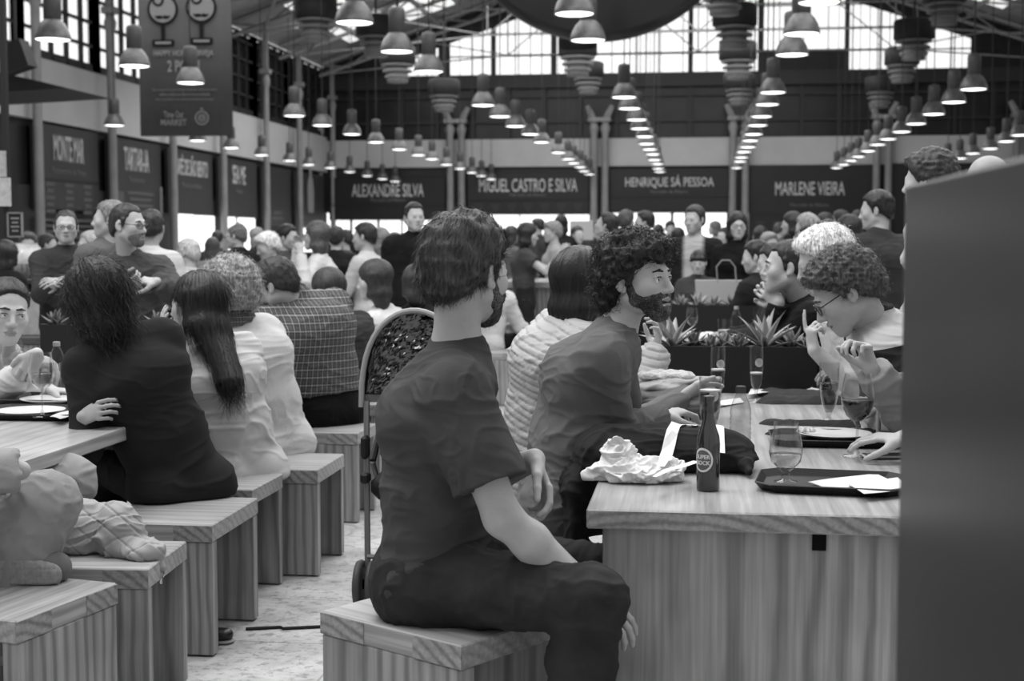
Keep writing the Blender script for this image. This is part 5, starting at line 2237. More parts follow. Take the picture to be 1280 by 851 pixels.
def swash(pts, w):
    m = MB()
    vs = []
    for i, (x, y) in enumerate(pts):
        a_, b_ = pts[max(i - 1, 0)], pts[min(i + 1, len(pts) - 1)]
        d = Vector((b_[0] - a_[0], b_[1] - a_[1], 0)).normalized()
        s_ = Vector((-d.y, d.x, 0)) * w[i]
        for q in (Vector((x, y, 0)) + s_, Vector((x, y, 0)), Vector((x, y, 0)) - s_):
            vs.append((q.x, q.y, topz(q.x, q.y) + .006))
    fs = []
    for i in range(len(pts) - 1):
        for j in range(2):
            k = i * 3 + j
            fs.append((k, k + 1, k + 4, k + 3))
    m.add(vs, fs)
    m.build('printed_letter', mat('print_white', 225, .7, .2), root, origin=(tx + .1, 4.15, .752))


def swp(lst, w):
    pts = [G(x, y, .850) for x, y in lst]
    pts = [(p_.x, p_.y) for p_ in pts]
    out, ww = [], []
    for i in range(len(pts) - 1):
        for t in np.linspace(0, 1, 5)[:-1]:
            out.append((pts[i][0] * (1 - t) + pts[i + 1][0] * t, pts[i][1] * (1 - t) + pts[i + 1][1] * t))
            ww.append(w[i] * (1 - t) + w[i + 1] * t)
    swash(out + [pts[-1]], ww + [w[-1]])


swp([(826, 566), (834, 552), (846, 543), (860, 541)], [.010, .016, .016, .005])
swp([(818, 578), (834, 570), (850, 566), (872, 560)], [.006, .012, .014, .014])
swp([(842, 530), (856, 527), (872, 524)], [.011, .012, .011])
swp([(850, 533), (855, 541), (866, 543), (872, 533)], [.008, .010, .011, .009])
swp([(888, 528), (898, 540), (903, 552)], [.012, .014, .008])
# folded jacket heap
def cloth_heap(name, label, layers, mm, amp=.007):
    pr_ = []
    for (x, y, Y, rx, ry, rz, a) in layers:
        q_ = P(x, y, Y)
        pr_.append(ell((q_.x, q_.y, q_.z), (rx, ry, rz), head_frame(a, 0, 0), .008))
    c_ = pr_[0][3]
    pr_.append(cut((c_[0], c_[1], .7528), (0, 0, -1), c_, .6, .004))
    V, F = sdf_mesh(pr_, .004)
    V = fold_noise(V, vnormals(V, F), amp, 9, (1, 1, 3.0))
    V[:, 2] = np.maximum(V[:, 2], .7528)
    root = thing(name, label, 'jacket', (c_[0], c_[1], .752))
    mesh_np('cloth', V, F, mm, root, origin=(c_[0], c_[1], .752))


cloth_heap('folded_jacket', 'dark grey folded jacket at the bottom of the heap under the scarf', [(835, 515, 5.15, .15, .13, .035, 80), (850, 503, 5.15, .14, .12, .026, 95), (872, 508, 5.05, .07, .10, .035, 70), (830, 494, 5.2, .15, .11, .022, 85), (862, 488, 5.22, .09, .10, .024, 60)], mat('jacket_grey', 92, .8, .2, var=10, vscale=20))
cloth_heap('folded_shirt', 'lighter folded shirt on top of the dark jacket heap', [(822, 482, 5.25, .12, .10, .022, 85), (845, 476, 5.28, .12, .09, .016, 100), (872, 473, 5.35, .09, .06, .010, 100)], mat('shirt_light', 160, .8, .2, var=10, vscale=20))
jc = P(842, 468, 5.3)
jz = jc.z
crumple('knit_scarf', 'light knitted scarf on top of the folded jackets', 'scarf', (jc.x - .04, 5.26, jz - .012), .12, .05, .018, mat('light_knit', 190, .9, .1, bump=.8, bscale=120), 6, 24, .010, vox=.005)

# quilted jacket on a left stool
c = G(140, 694, SH_)
qp = [ell((c.x - .13, c.y + .08, SH_ + .055), (.12, .12, .10), head_frame(60), .03), ell((c.x + .00, c.y + .05, SH_ + .055), (.10, .08, .105), head_frame(30), .02), ell((c.x + .07, c.y + .01, SH_ + .02), (.11, .07, .035), head_frame(60), .03),
      cap((c.x + .13, c.y - .02, SH_ + .025), (c.x + .165, c.y - .03, SH_ - .03), .022, .010, .02), ell((c.x - .22, c.y + .05, SH_ + .04), (.10, .10, .06), None, .03)]
V, F = sdf_mesh(qp, .004)
V = fold_noise(V, vnormals(V, F), .010, 9)
Nn = vnormals(V, F)
u1 = np.abs((((V[:, 0] * .8 + V[:, 1] * .6 + V[:, 2]) / .075) % 1) - .5) * 2
u2 = np.abs((((V[:, 0] * -.6 + V[:, 1] * .8 + V[:, 2] * .7) / .075) % 1) - .5) * 2
V = V - Nn * ((np.maximum(u1 - .86, 0) / .14 + np.maximum(u2 - .86, 0) / .14) * .004)[:, None]
o1 = (V[:, 0] < c.x + .125)
V[o1, 2] = np.maximum(V[o1, 2], SH_ + .001)
root = thing('quilted_jacket', 'crumpled light quilted jacket lying on a pine stool', 'jacket', (c.x, c.y, SH_))
mesh_np('quilting', V, F, mat('quilted_nylon', 150, .6, .3), root, origin=(c.x, c.y, SH_))
m = MB()
e = Vector((c.x + .168, c.y - .032, SH_ - .045))
m.tube([e + Vector((.008 * math.cos(t), 0, .012 * math.sin(t))) for t in np.linspace(0, 6.28, 9)[:-1]], .003, 5, closed=True)
m.tube([e + Vector((0, 0, -.012)), e + Vector((0, 0, -.03))], .004, 5)
m.build('zip_pull', mat('chrome', 200, .2, .5, metal=1), root, origin=(c.x, c.y, SH_))

# ------------------------------------------------------------------ floor things
a_, b_ = G(307, 788), G(402, 785)
root = thing('floor_strip', 'thin black strip lying on the stone floor in the aisle', 'strip', ((a_.x + b_.x) / 2, a_.y, 0))
mm_ = MB()
mm_.tube([a_, (a_ * .55 + b_ * .45) + Vector((0, .01, 0)), (a_ * .5 + b_ * .5) + Vector((0, -.01, 0)), b_], .006, 6)
mm_.v = [(x, y, max(z + .006, .001)) for x, y, z in mm_.v]
mm_.build('cord', mat('rubber_black', 22, .6, .3), root, origin=root.location)

# pushchair ------------------------------------------------------------
def pushchair():
    Y = 5.35
    q = lambda x, y, dy=0.0: P(x, y, Y + dy)
    base = (P(480, 700, Y).x, Y, 0)
    root = thing('pushchair', 'folding pushchair with a shiny black hood behind the dark tee man', 'pushchair', base)
    blk = mat('pushchair_black', 24, .6, .3)
    # hood: quarter shell with glossy rain cover
    m = MB()
    m.smooth = True
    cx, cz = P(515, 480, Y).x, P(515, 520, Y).z
    pts = []
    nA, nB = 16, 10
    for i in range(nA + 1):
        for j in range(nB + 1):
            u = math.pi * (0.02 + .96 * i / nA)
            v = (math.pi / 2) * j / nB
            x = -math.cos(u) * .21
            zz = math.sin(u) ** .7 * .40 * (math.cos(v * .35))
            y = .05 + .34 * math.sin(v)
            k_ = 1 - .25 * (j / nB)
            pts.append((cx + x * k_, Y + y, cz + zz))
    fs = [(i * (nB + 1) + j, i * (nB + 1) + j + 1, (i + 1) * (nB + 1) + j + 1, (i + 1) * (nB + 1) + j) for i in range(nA) for j in range(nB)]
    m.add(pts, fs)
    m.build('hood', blk, root, origin=base)
    m = MB()
    rim = [(cx - math.cos(u) * .212, Y + .05, cz + math.sin(u) ** .7 * .405) for u in np.linspace(.02, math.pi - .02, 24)]
    m.tube(rim, .011, 8)
    m.build('hood_rim', mat('rim_grey', 150, .4, .5), root, origin=base)
    # rain cover, crinkled
    nx, nz = 44, 44
    vs, ff = [], []
    for i in range(nx + 1):
        for j in range(nz + 1):
            u = -1 + 2 * i / nx
            h_ = max(1 - abs(u) ** 2.4, 0) ** .5
            x = cx + u * .195
            z = cz + .08 + (j / nz) * (h_ * .31)
            vs.append((x, Y + .06 + .012 * math.sin(u * 3), z))
    vs = np.array(vs)
    vs[:, 1] += (1 - 2 * np.abs(vnoise(vs * 38.0))) * .010 + vnoise(vs * 80) * .005
    for i in range(nx):
        for j in range(nz):
            k = i * (nz + 1) + j
            ff.append((k, k + nz + 1, k + nz + 2, k + 1))
    mesh_np('rain_cover', vs, ff, mat('gloss_film', 18, .06, .9, coat=1.0), root, origin=base, smooth=False)
    m = MB()
    m.box((cx, Y + .07, cz + .06), (.40, .02, .03)).build('hood_band', mat('rim_dark_grey', 90, .4, .5), root, origin=base)
    m = MB()
    m.smooth = True
    m.box((cx + .02, Y + .22, .72), (.36, .14, .62), bev=.03)
    m.box((cx + .02, Y + .12, .47), (.36, .34, .10), bev=.03)
    m.build('seat', blk, root, origin=base)
    m = MB()
    for sx in (-1, 1):
        m.tube([(cx + sx * .19, Y + .05, cz + .05), (cx + sx * .185, Y + .02, .60), (cx + sx * .17, Y - .04, .16)], .012, 8)
        m.tube([(cx + sx * .17, Y + .45, .12), (cx + sx * .18, Y + .1, .55)], .011, 8)
    m.tube([(cx - .17, Y - .04, .2), (cx + .17, Y - .04, .2)], .010, 8)
    m.build('frame', mat('frame_grey', 130, .35, .5, metal=.6), root, origin=base)
    m = MB()
    m.box((cx - .185, Y - .0, .62), (.03, .05, .09), bev=.01).box((cx - .185, Y, .5), (.035, .05, .04), bev=.008)
    m.build('hinge', blk, root, origin=base)
    for sx in (-1, 1):
        for dy in (-.06, .46):
            for off in (-.025, .025):
                m = MB()
                m.smooth = True
                yc = Y + dy
                vs, fs = [], []
                pf = [(.02, -.012), (.075, -.014), (.09, -.012), (.095, 0), (.09, .012), (.075, .014), (.02, .012)]
                for r, xx in pf:
                    for k in range(20):
                        a = 2 * math.pi * k / 20
                        vs.append((cx + sx * .17 + off + xx, yc + r * math.cos(a), .096 + r * math.sin(a)))
                for i in range(len(pf) - 1):
                    fs += [(i * 20 + k, i * 20 + (k + 1) % 20, (i + 1) * 20 + (k + 1) % 20, (i + 1) * 20 + k) for k in range(20)]
                fs.append(tuple(range(20)))
                m.add(vs, fs)
                m.build('wheel', mat('wheel_grey', 70, .6, .3), root, origin=base)
    m = MB()
    m.tube([(cx - .18, Y + .10, .55), (cx - .17, Y + .62, .98), (cx + .17, Y + .62, .98), (cx + .18, Y + .10, .55)], .014, 8)
    m.build('handle', blk, root, origin=base)


pushchair()

# things on and behind the far pine table
for i, (dx, dy) in enumerate(((-.3, -.2), (.05, .1), (.3, -.35))):
    plate('white plate on the far pine table, %s from its left' % ORD[i], Vector((-1.5 + dx, 14.9 + dy, 0)), .12, 1.0)
for i, dx in enumerate((-.15, .2, .4)):
    glass('tumbler', 'clear tumbler on the far pine table, %s from its left' % ORD[i], (-1.5 + dx, 14.6 + .12 * i, 1.0), TUMB, None, None, 1.1)
q = P(727, 300, 22)
root = thing('display_panel', 'pale rectangular panel standing behind the far pine table', 'panel', (q.x, 22, 0))
MB().box((0, 0, P(727, 288, 22).z), (.36, .05, .30), bev=.01).build('face', mat('panel_pale', 170, .6, .3), root)
MB().box((0, 0, .65), (.05, .05, 1.3)).build('stand', m_mull, root)

# kraft bag on the far planter side
c = P(905, 374, 10.95)
root = thing('paper_bag', 'light paper carrier bag with looped handles behind the far planter', 'bag', (c.x, 10.9, .75))
h = P(905, 350, 10.9).z - .75
MB().prism([(-.20, 0), (.20, 0), (.22, h), (-.22, h)], (0, .12, 0), (0, -.06, 0)).build('bag_body', mat('kraft_light', 165, .8, .2), root)
m = MB()
for dy in (-.055, .055):
    m.tube([(.02 * 1 - .07, dy, h - .02), (-.06, dy, h + .10), (-.02, dy, h + .15), (.04, dy, h + .15), (.08, dy, h + .10), (.09, dy, h - .02)], .006, 6)
m.build('handle', mat('kraft_handle', 120, .7, .2), root)

# left bar corner ------------------------------------------------------
bx0, bx1 = P(-60, 380, 9.3).x, P(95, 380, 9.3).x
root = thing('bench', 'pale wooden bench end behind the seated woman in the white shirt', 'bench', ((bx0 + bx1) / 2, 9.6, 0))
MB().box((0, 0, .72), (bx1 - bx0, .5, .05), bev=.004).build('seat', mat('bench_dark', 70, .5, .3), root)
MB().box((0, -.2, .345), (bx1 - bx0 - .04, .05, .69)).build('end_panel', w_side, root)
MB().box((0, .2, .345), (bx1 - bx0 - .04, .05, .69)).build('end_panel', w_side, root)
q = P(26, 350, 9.9)
root = thing('bar_counter', 'dark bar counter at the left edge carrying a round glass bowl', 'counter', (q.x - .9, 10.6, 0))
MB().box((0, 0, q.z / 2 - .02), (2.3, .8, q.z - .04), bev=.01).build('cabinet', mat('bar_black', 24, .5, .3), root)
MB().box((0, 0, q.z - .02), (2.4, .9, .04), bev=.008).build('counter_top', mat('bar_top', 60, .3, .5), root)
ztop = q.z
g_ = P(28, 345, 10.5)
root = thing('glass_bowl', 'shiny round glass bowl on the dark bar at the left edge', 'bowl', (g_.x, 10.5, ztop))
m = MB()
m.smooth = True
m.lathe([(.07, 0), (.09, .01), (.15, .06), (.175, .13), (.16, .21), (.12, .26), (.125, .27)], n=28, capt=False)
m.build('bowl', mat('pale_glass', 190, .12, .6, var=20, vscale=12), root)
for i in range(4):
    gx = P(26 + i * 6.5, 345, 10.3).x
    glass('tumbler', 'small glass on the bar front, %s from the left edge' % ORD[i], (gx, 10.28, ztop), TUMB, None, None, .8)
q0 = P(40, 365, 10.0)
root = thing('metal_bucket', 'pale square container on the bar front at the left edge', 'container', (P(42, 365, 9.6).x, 9.62, .75))
MB().prism([(-.09, 0), (.09, 0), (.11, .28), (-.11, .28)], (0, .16, 0), (0, -.08, 0)).build('tub', mat('tub_pale', 150, .5, .3, var=14, vscale=12), root)
MB().box((0, 0, .285), (.24, .18, .02), bev=.005).build('rim', mat('tub_rim', 60, .5, .3), root)
# signs on a slim post
pq = P(10, 300, 11.5)
root = thing('sign_post', 'slim post with pinned papers and a small chalk sign at the left edge', 'post', (pq.x + .0, 11.5, 0))
m = MB()
m.box((0, 0, 2.2), (.05, .05, 4.4)).box((0, 0, .02), (.4, .4, .04))
m.build('post', m_mull, root)
for k, (x, y, w, h, v) in enumerate(((0, 205, .12, .22, 150), (3, 240, .16, .24, 165))):
    d = P(x, y, 11.45) - Vector((pq.x, 11.5, 0))
    MB().box((d.x, -.06, d.z), (w, .012, h)).build('pinned_paper', mat('paper_%d' % v, v, .8, .2, var=16, vscale=20), root)
d = P(20, 281, 11.45) - Vector((pq.x, 11.5, 0))
MB().box((d.x, -.06, d.z), (.12, .014, .20)).build('chalk_sign', mat('chalkboard', 38, .7, .2), root)
m = MB()
for dx in (-1, 1):
    m.box((d.x + dx * .062, -.065, d.z), (.012, .022, .21))
for dz in (-1, 1):
    m.box((d.x, -.065, d.z + dz * .1), (.13, .022, .012))
for k in range(4):
    m.box((d.x, -.069, d.z + .055 - k * .035), (.075 - .02 * (k % 2), .004, .014))
m.build('chalk_lettering', mat('chalk', 125, .8, .2), root)
# dark awning and its spotlight at the top left
Y = 20.0
a_, b_ = P(-30, 78, Y), P(100, 108, Y)
root = thing('awning', 'dark curved awning jutting in at the upper left edge', 'awning', ((a_.x + b_.x) / 2 - .3, Y, b_.z - .1))
m = MB()
pts = []
for t in np.linspace(0, 1, 13):
    x = -1.4 + 2.3 * t
    pts.append((x, .46 - .38 * t ** 1.6))
pts2 = [(x, -.02 + .10 * t_) for (x, z), t_ in zip(pts[::-1], np.linspace(1, 0, 13))]
m.prism(pts + pts2, (0, 1.6, 0), (0, 0, 0))
m.build('canopy', mat('awning_dark', 30, .7, .2), root)
MB().tube([(-.9, .3, .3), (-.9, .3, 5)], .03, 6).build('hanging_rod', m_mull, root)
q = P(20, 70, 19.6)
root = thing('loudspeaker', 'boxy black loudspeaker tilted above the awning at the upper left', 'speaker', (q.x, 19.6, q.z - .25))
m = MB()
m.prism([(-.2, .0), (.18, .12), (.05, .5), (-.30, .36)], (0, .3, 0))
m.build('cabinet', mat('speaker_black', 18, .6, .3), root)
MB().tube([(-.08, .15, .45), (-.08, .15, 5)], .025, 6).build('bracket', m_mull, root)

# dark shoe tip beside the second stool
a_, b_ = A3(G(256, 793, .03)), A3(G(281, 793, .03))
V, F = sdf_mesh([cap(a_, b_, .036, .030, .02, (0, 0, 1), .8), cap(a_, a_ + (a_ - b_) * .8, .036, .036, .02), cut((0, 0, .002), (0, 0, -1), a_, .4, .003)], .004)
root = thing('shoe', 'dark shoe tip sticking out from under the pine stool of the woman in black', 'shoe', (a_[0], a_[1], 0))
mesh_np('upper', V, F, mat('shoe_gloss', 26, .3, .5), root, origin=(a_[0], a_[1], 0))
V, F = sdf_mesh([cap(a_ * np.array([1, 1, 0]) + np.array([0, 0, .008]), b_ * np.array([1, 1, 0]) + np.array([0, 0, .008]), .040, .035, .01, (0, 0, 1), .25), cut((0, 0, .001), (0, 0, -1), a_, .4, .002)], .003)
mesh_np('sole', V, F, mat('sole_pale', 140, .7, .2), root, origin=(a_[0], a_[1], 0))
# ------------------------------------------------------------------ people
def cloth(v, rough=.85, var=6, bump=.12, bs=260):
    return mat('cloth_%d' % v, v, rough, .15, var=var, vscale=9, bump=bump, bscale=bs)


def dots(name, base, dot, scale):
    m, nt, b = new_mat(name)
    tc = N(nt, 'ShaderNodeTexCoord')
    v = N(nt, 'ShaderNodeTexVoronoi')
    setv(v, Scale=scale, Randomness=.2)
    nt.links.new(tc.outputs['Object'], v.inputs['Vector'])
    r = ramp(nt, v.outputs['Distance'], [(.0, dot), (.22, dot), (.26, base)])
    nt.links.new(r.outputs[0], b.inputs['Base Color'])
    b.inputs['Roughness'].default_value = .8
    return m


D = lambda x, y, z: (x, y, z)

# bearded man in the dark tee, seated in front, head turned away
fg, J1 = person('bearded man in a dark tee and jeans seated on the big front stool', P(548, 716, 3.62), P(572, 436, 3.60), -6, (58, -4, 2), s=1.12, male=True, skin=186, vox=.0045,
       sh_yaw=10, headpos=P(584, 338, 3.60), curve=.035, sroll=-.05,
       arms=((P(668, 574, 3.64), (-.2, .5, -1)), (P(736, 738, 3.42), (-.35, -.5, -.4))),
       hands=(dict(d=(.42, -.25, -.88), n=(-.75, -.35, -.35), curl=(.45, .6, .5), thumb=-1), dict(d=(.72, .0, -.69), n=(-.5, .5, -.6), curl=(.25, .35, .3))),
       knees=(P(792, 722, 3.78), P(792, 757, 3.28)), ankles=(P(775, 930, 3.85), P(712, 985, 3.42)),
       top=dict(name='tee_shirt', mat=cloth(64), sleeve=.74, fit=.022, wr=.0065, wf=6.5, hem=.05, vox=.0055, cutp=(P(555, 706, 3.6), (.42, .0, -.9))),
       low=dict(name='jeans', mat=mat('denim_dark', 42, .8, .2, var=8, vscale=10, bump=.15, bscale=300), fit=.016, wr=.006, vox=.006),
       hair=dict(style='short', v=60, t=.019, tuft=.006, n=6500, sl=.032, w=.0009, jit=.28, lift=.12, seg=4),
       beard=dict(v=40, t=.007, n=1500, mix=.75, burn=True), shoes=40)
# belt line, rivets, stitching on the jeans
m = MB()
for x, y, Y in ((557, 716, 3.42), (569, 727, 3.42), (554, 755, 3.40)):
    pass

# curly-haired man in the grey sweater
cu, J2 = person('curly-haired bearded man in a grey sweater leaning on the right table', P(700, 626, 4.45), P(770, 414, 4.50), 8, (-30, 3, 0), s=1.07, male=True, skin=190, vox=.0038,
       sh_yaw=-4, headpos=P(797, 349, 4.48), curve=.045,
       arms=((P(852, 500, 5.0), (0, .3, -1)), (P(826, 521, 4.70), (-.3, -.4, -1))),
       hands=(None, dict(d=(.75, .62, .16), n=(.1, .2, -1), curl=(.55, .8, .6), thumb=-1)),
       top=dict(name='sweater', mat=cloth(100, .95, 5, .25, 420), fit=.016, wr=.006, wf=7, hem=.05, vox=.0055),
       low=dict(mat=cloth(40)), hair=dict(style='curly', v=30, t=.030, ca=.012, cs=34, n=2600, sl=.036, curl=.007, seg=7, w=.0012, jit=.7, lift=.4, extra=[lambda c, R, s_: ell(c + s_ * (R @ np.array([0, -.075, -.055])), np.array([.078, .048, .055]) * s_, R, .03), lambda c, R, s_: ell(c + s_ * (R @ np.array([0, .082, .078])), np.array([.055, .030, .026]) * s_, R, .03)]),
       beard=dict(v=34, t=.004, n=1800, mix=.66, burn=True), face=dict(nose=1.1, mouth=.004), brow=28, eyes=(.92, -.25, .1))

# woman in the quilted jacket
p3, J3 = person('woman with straight dark hair in a pale quilted jacket', P(672, 590, 5.30), P(716, 398, 5.25), 25, (45, -6, 0), s=1.04, male=False, skin=188, vox=.006,
       headpos=P(726, 354, 5.25), curve=.05, arms=(None, (P(820, 440, 5.42), (.2, -.3, -1))), hands=(None, dict(d=(.15, 0, 1), n=(-.6, -.2, .2), curl=(.5, .7, .5))),
       top=dict(name='quilted_jacket', mat=mat('quilt_pale', 165, .55, .3), fit=.034, wr=.006, quilt=.026, collar='high', hem=.06),
       low=dict(mat=dots('polka_cloth', 22, 190, 40)), hair=dict(style='long', v=24, ln=.34, groove=.003, t=.014, rough=.35))

# row on the left
p11, J11 = person('woman in a long-sleeved black top leaning over the left table, seen from behind', P(226, 606, 5.08), P(144, 414, 4.96), 132, (150, -22, -8), s=1.06, male=False, skin=180, vox=.005,
       headpos=P(123, 376, 4.94), curve=.03, arms=((P(128, 512, 5.05), (.1, -.1, -1)), (P(104, 521, 4.79), (-.67, .74, -.5))),
       hands=(None, dict(d=(.90, -.28, .34), n=(.25, .9, -.25), curl=(.55, .75, .5), thumb=1, spread=.06)), nails=True,
       top=dict(name='long_top', mat=cloth(38, .9, 4, .08), fit=.02, wr=.005, wf=5, hem=.10, seat=SH_ + .002, vox=.006),
       low=dict(mat=cloth(22)), hair=dict(style='bob', v=26, ln=.15, t=.030, groove=.007, rough=.4, n=2600, sl=.09, w=.0010, jit=.35, lift=.10, curl=.006, flow=lambda L: np.stack([L[:, 0] * 2, -.3 + 0 * L[:, 1], -1 + 0 * L[:, 2]], axis=1)))
p12, J12 = person('woman with long dark hair in a light jacket, hand on her cheek', P(299, 590, 5.68), P(256, 424, 5.62), 138, (168, -4, 8), s=1.05, male=False, skin=190, vox=.0055,
       headpos=P(247, 380, 5.58), curve=.03, arms=((P(205, 432, 5.42), (-.2, .2, -1)), None), hands=(dict(d=(-.10, .1, 1), n=(.8, .5, .1), curl=(.12, .2, .2)), None),
       top=dict(name='jacket', mat=cloth(186, .8, 6, .1), fit=.024, wr=.007, wf=6, hem=.14, collar='shirt', seat=SH_ - .03, vox=.006),
       low=dict(mat=cloth(60)), hair=dict(style='long', v=27, ln=.34, t=.016, hang=(.40, -.30, -1), end=.042, groove=.003, rough=.33, n=2200, sl=.11, w=.0009, jit=.12, lift=.02, flow=lambda L: np.stack([L[:, 0] * .5, -.2 + 0 * L[:, 1], -1 + 0 * L[:, 2]], axis=1)))
p13, J13 = person('blonde curly-haired person in a pale knit sweater, seen from behind', P(336, 556, 6.22), P(290, 404, 6.15), 148, (160, -8, 0), s=1.08, male=False, skin=188, vox=.007,
       headpos=P(285, 366, 6.12), curve=.05, top=dict(name='sweater', mat=cloth(190, .95, 6, .3, 200), fit=.035, wr=.004, wf=6, hem=.10, seat=SH_ - .01),
       low=dict(mat=cloth(70)), hair=dict(style='curly', v=142, t=.036, ca=.012, cs=48, n=1500, sl=.035, curl=.008, seg=6, w=.0013, jit=.7, lift=.5))
V, F = sdf_mesh([ring(J13['neck'] + J13['sp'] * .02, J13['sp'] + np.array([-.2, 0, 0]), .075, .03, .01, .01)], .008)
V = fold_noise(V, vnormals(V, F), .012, 14)
mesh_np('scarf', V, F, plaid('scarf_check', 40, 130, .02), p13, origin=J13['base'])
p14, J14 = person('man in a dark checked shirt looking down, on the far left stool', P(408, 508, 7.25), P(370, 374, 7.18), 140, (176, -24, 0), s=1.08, build=1.16, male=True, skin=178, vox=.006,
       headpos=P(343, 357, 7.10), curve=.06, top=dict(mat=plaid('checked_shirt', 40, 128, .040), fit=.022, wr=.005, hem=.02, collar='shirt', cutp=(P(400, 492, 7.2), (.1, 0, -1))),
       low=dict(mat=cloth(18)), hair=dict(style='quiff', v=42, t=.018, n=900, sl=.03, w=.0013), beard=dict(v=60, t=.003), brow=40)
p15, J15 = person('long-haired person in a dark ribbed cardigan beside the checked shirt', P(446, 480, 7.9), P(421, 394, 7.9), 140, (150, -5, 0), s=.98, male=False, skin=180, vox=.008, headpos=P(409, 362, 7.9),
       top=dict(name='cardigan', mat=mat('ribbed_knit', 52, .9, .1, var=12, vscale=60, stretch=(.1, .1, 1)), fit=.02), low=dict(mat=cloth(22)), hair=dict(style='long', v=48, ln=.28, t=.016))
p16, J16 = person('woman in profile with shoulder-length hair and a fluffy white top', P(492, 466, 8.6), P(478, 388, 8.6), 165, (184, -8, 0), s=.98, male=False, skin=192, vox=.008, headpos=P(468, 350, 8.55),
       top=dict(name='fluffy_top', mat=cloth(196, .95, 4, .3), fit=.03), low=dict(mat=cloth(40)), hair=dict(style='long', v=46, ln=.24, t=.016, groove=.003))
p17, J17 = person('person with short tucked-up hair in a black top, behind the pushchair', P(524, 470, 9.0), P(521, 384, 9.0), 110, (125, -8, 0), s=.95, male=False, skin=180, vox=.008, headpos=P(519, 354, 9.0),
       top=dict(mat=cloth(20), fit=.02), low=dict(mat=cloth(20)), hair=dict(style='bob', v=44, ln=.12, t=.014))

# woman in the white shirt across the left table
p18, J18 = person('woman in a white shirt facing the camera at the left edge', P(-16, 585, 6.0), P(4, 446, 5.78), -55, (-50, -6, -6), s=1.12, male=False, skin=196, vox=.0045, headpos=P(8, 389, 5.65),
       arms=((P(62, 487, 5.62), (-.2, -.2, -1)), (P(46, 442, 5.46), (.5, -.4, -1))), hands=(dict(d=(.9, .2, -.1), n=(0, 0, -1), curl=(.3, .4, .3)), dict(d=(-.45, .05, -.85), n=(-.4, .9, 0), curl=(.35, .5, .4))),
       top=dict(name='white_shirt', mat=cloth(190, .8, 5, .08), fit=.018, wr=.006, collar='shirt', sleeve=1.5, hem=.05), low=dict(mat=cloth(50)), hair=dict(style='pulled', v=34, t=.010, n=900, sl=.02), brow=34, eyes=(.9, -.25, .1), face=dict(nose=.95), watch=True)

# cross-legged sitter at the lower left edge
p19, J19 = person('sitter in a pale tracksuit with one foot tucked up, cut off at the left edge', P(-82, 690, 3.95), P(-70, 470, 3.95), 15, (20, 0, 0), s=1.05, male=True, skin=186, vox=.007,
       arms=((P(-130, 600, 4.25), (0, .3, -1)), (P(26, 588, 3.66), (.6, -.3, -.3))), hands=(None, dict(d=(-1, .1, -.3), n=(0, .5, -1), curl=(.9, 1.0, .8))), knees=(P(-20, 655, 4.15), P(52, 634, 3.80)), ankles=(P(-60, 740, 4.15), P(24, 716, 3.78)),
       top=dict(name='hooded_top', mat=cloth(146, .9, 8, .15), fit=.030, wr=.008, wf=7, hem=.04, seat=SH_ + .003), low=dict(name='tracksuit_trousers', mat=cloth(140, .85, 8, .12), fit=.028, wr=.007, flare=.015), shoes=None,
       hair=dict(style='short', v=50))
sp_ = []
sa, sb = A3(P(66, 716, 3.74)), A3(P(-6, 722, 3.66))
V, F = sdf_mesh([cap(sa + np.array([0, .03, .008]), sb + np.array([0, .03, .008]), .040, .046, .03, (0, 0, 1), 1.12), cut(sa + np.array([0, -.012, 0]), (0.15, -1, -.1), sa, .4, .006), cut((sa[0], sa[1], SH_ + .002), (0, 0, -1), sa, .4, .004)], .005)
mesh_np('shoe', V, F, mat('suede_grey', 110, .8, .2, var=8), p19, origin=J19['base'])
V, F = sdf_mesh([cap(sa, sb, .036, .043, .03, (0, 0, 1), 1.12), cut(sa + np.array([0, -.036, 0]), (0.15, -1, -.1), sa, .4, .004), cut(sa + np.array([0, -.014, 0]), (-.15, 1, .1), sa, .4, .004), cut((sa[0], sa[1], SH_ + .002), (0, 0, -1), sa, .4, .004)], .004)
g1 = np.abs((V[:, 0] / .022) % 1 - .5) * 2
g2 = np.abs((V[:, 2] / .022) % 1 - .5) * 2
V[:, 1] += np.maximum(g1 - .8, 0) * .012 + np.maximum(g2 - .8, 0) * .012
mesh_np('shoe_sole', V, F, mat('rubber_sole', 138, .7, .3, var=14, vscale=60), p19, origin=J19['base'])

# right-hand side of the right table
p4, J4 = person('short-haired man in a black jacket with clasped hands', P(1030, 500, 7.1), P(1003, 374, 7.08), 184, (181, 2, 0), s=1.07, male=True, skin=186, vox=.006, headpos=P(984, 334, 7.0),
       arms=((P(974, 378, 6.98), (.3, -.1, -1)), (P(972, 375, 7.12), (.3, .1, -1))), hands=(dict(d=(-.75, .25, .6), n=(.2, 1, 0), curl=(.7, .8, .6)), dict(d=(-.75, -.2, .6), n=(.2, -1, 0), curl=(.5, .7, .6))),
       top=dict(name='jacket', mat=cloth(22), fit=.022, wr=.005, collar='shirt', hem=.05), low=dict(mat=cloth(25)), hair=dict(style='short', v=32, t=.008), brow=30)
V, F = sdf_mesh([cap(J4['neck'] + J4['ft'] * .10 - J4['sp'] * .03, J4['neck'] + J4['ft'] * .135 - J4['sp'] * .22, .022, .020, .01, J4['rs'], 1.6)], .007)
mesh_np('undershirt', V, F, cloth(200), p4, origin=J4['base'])
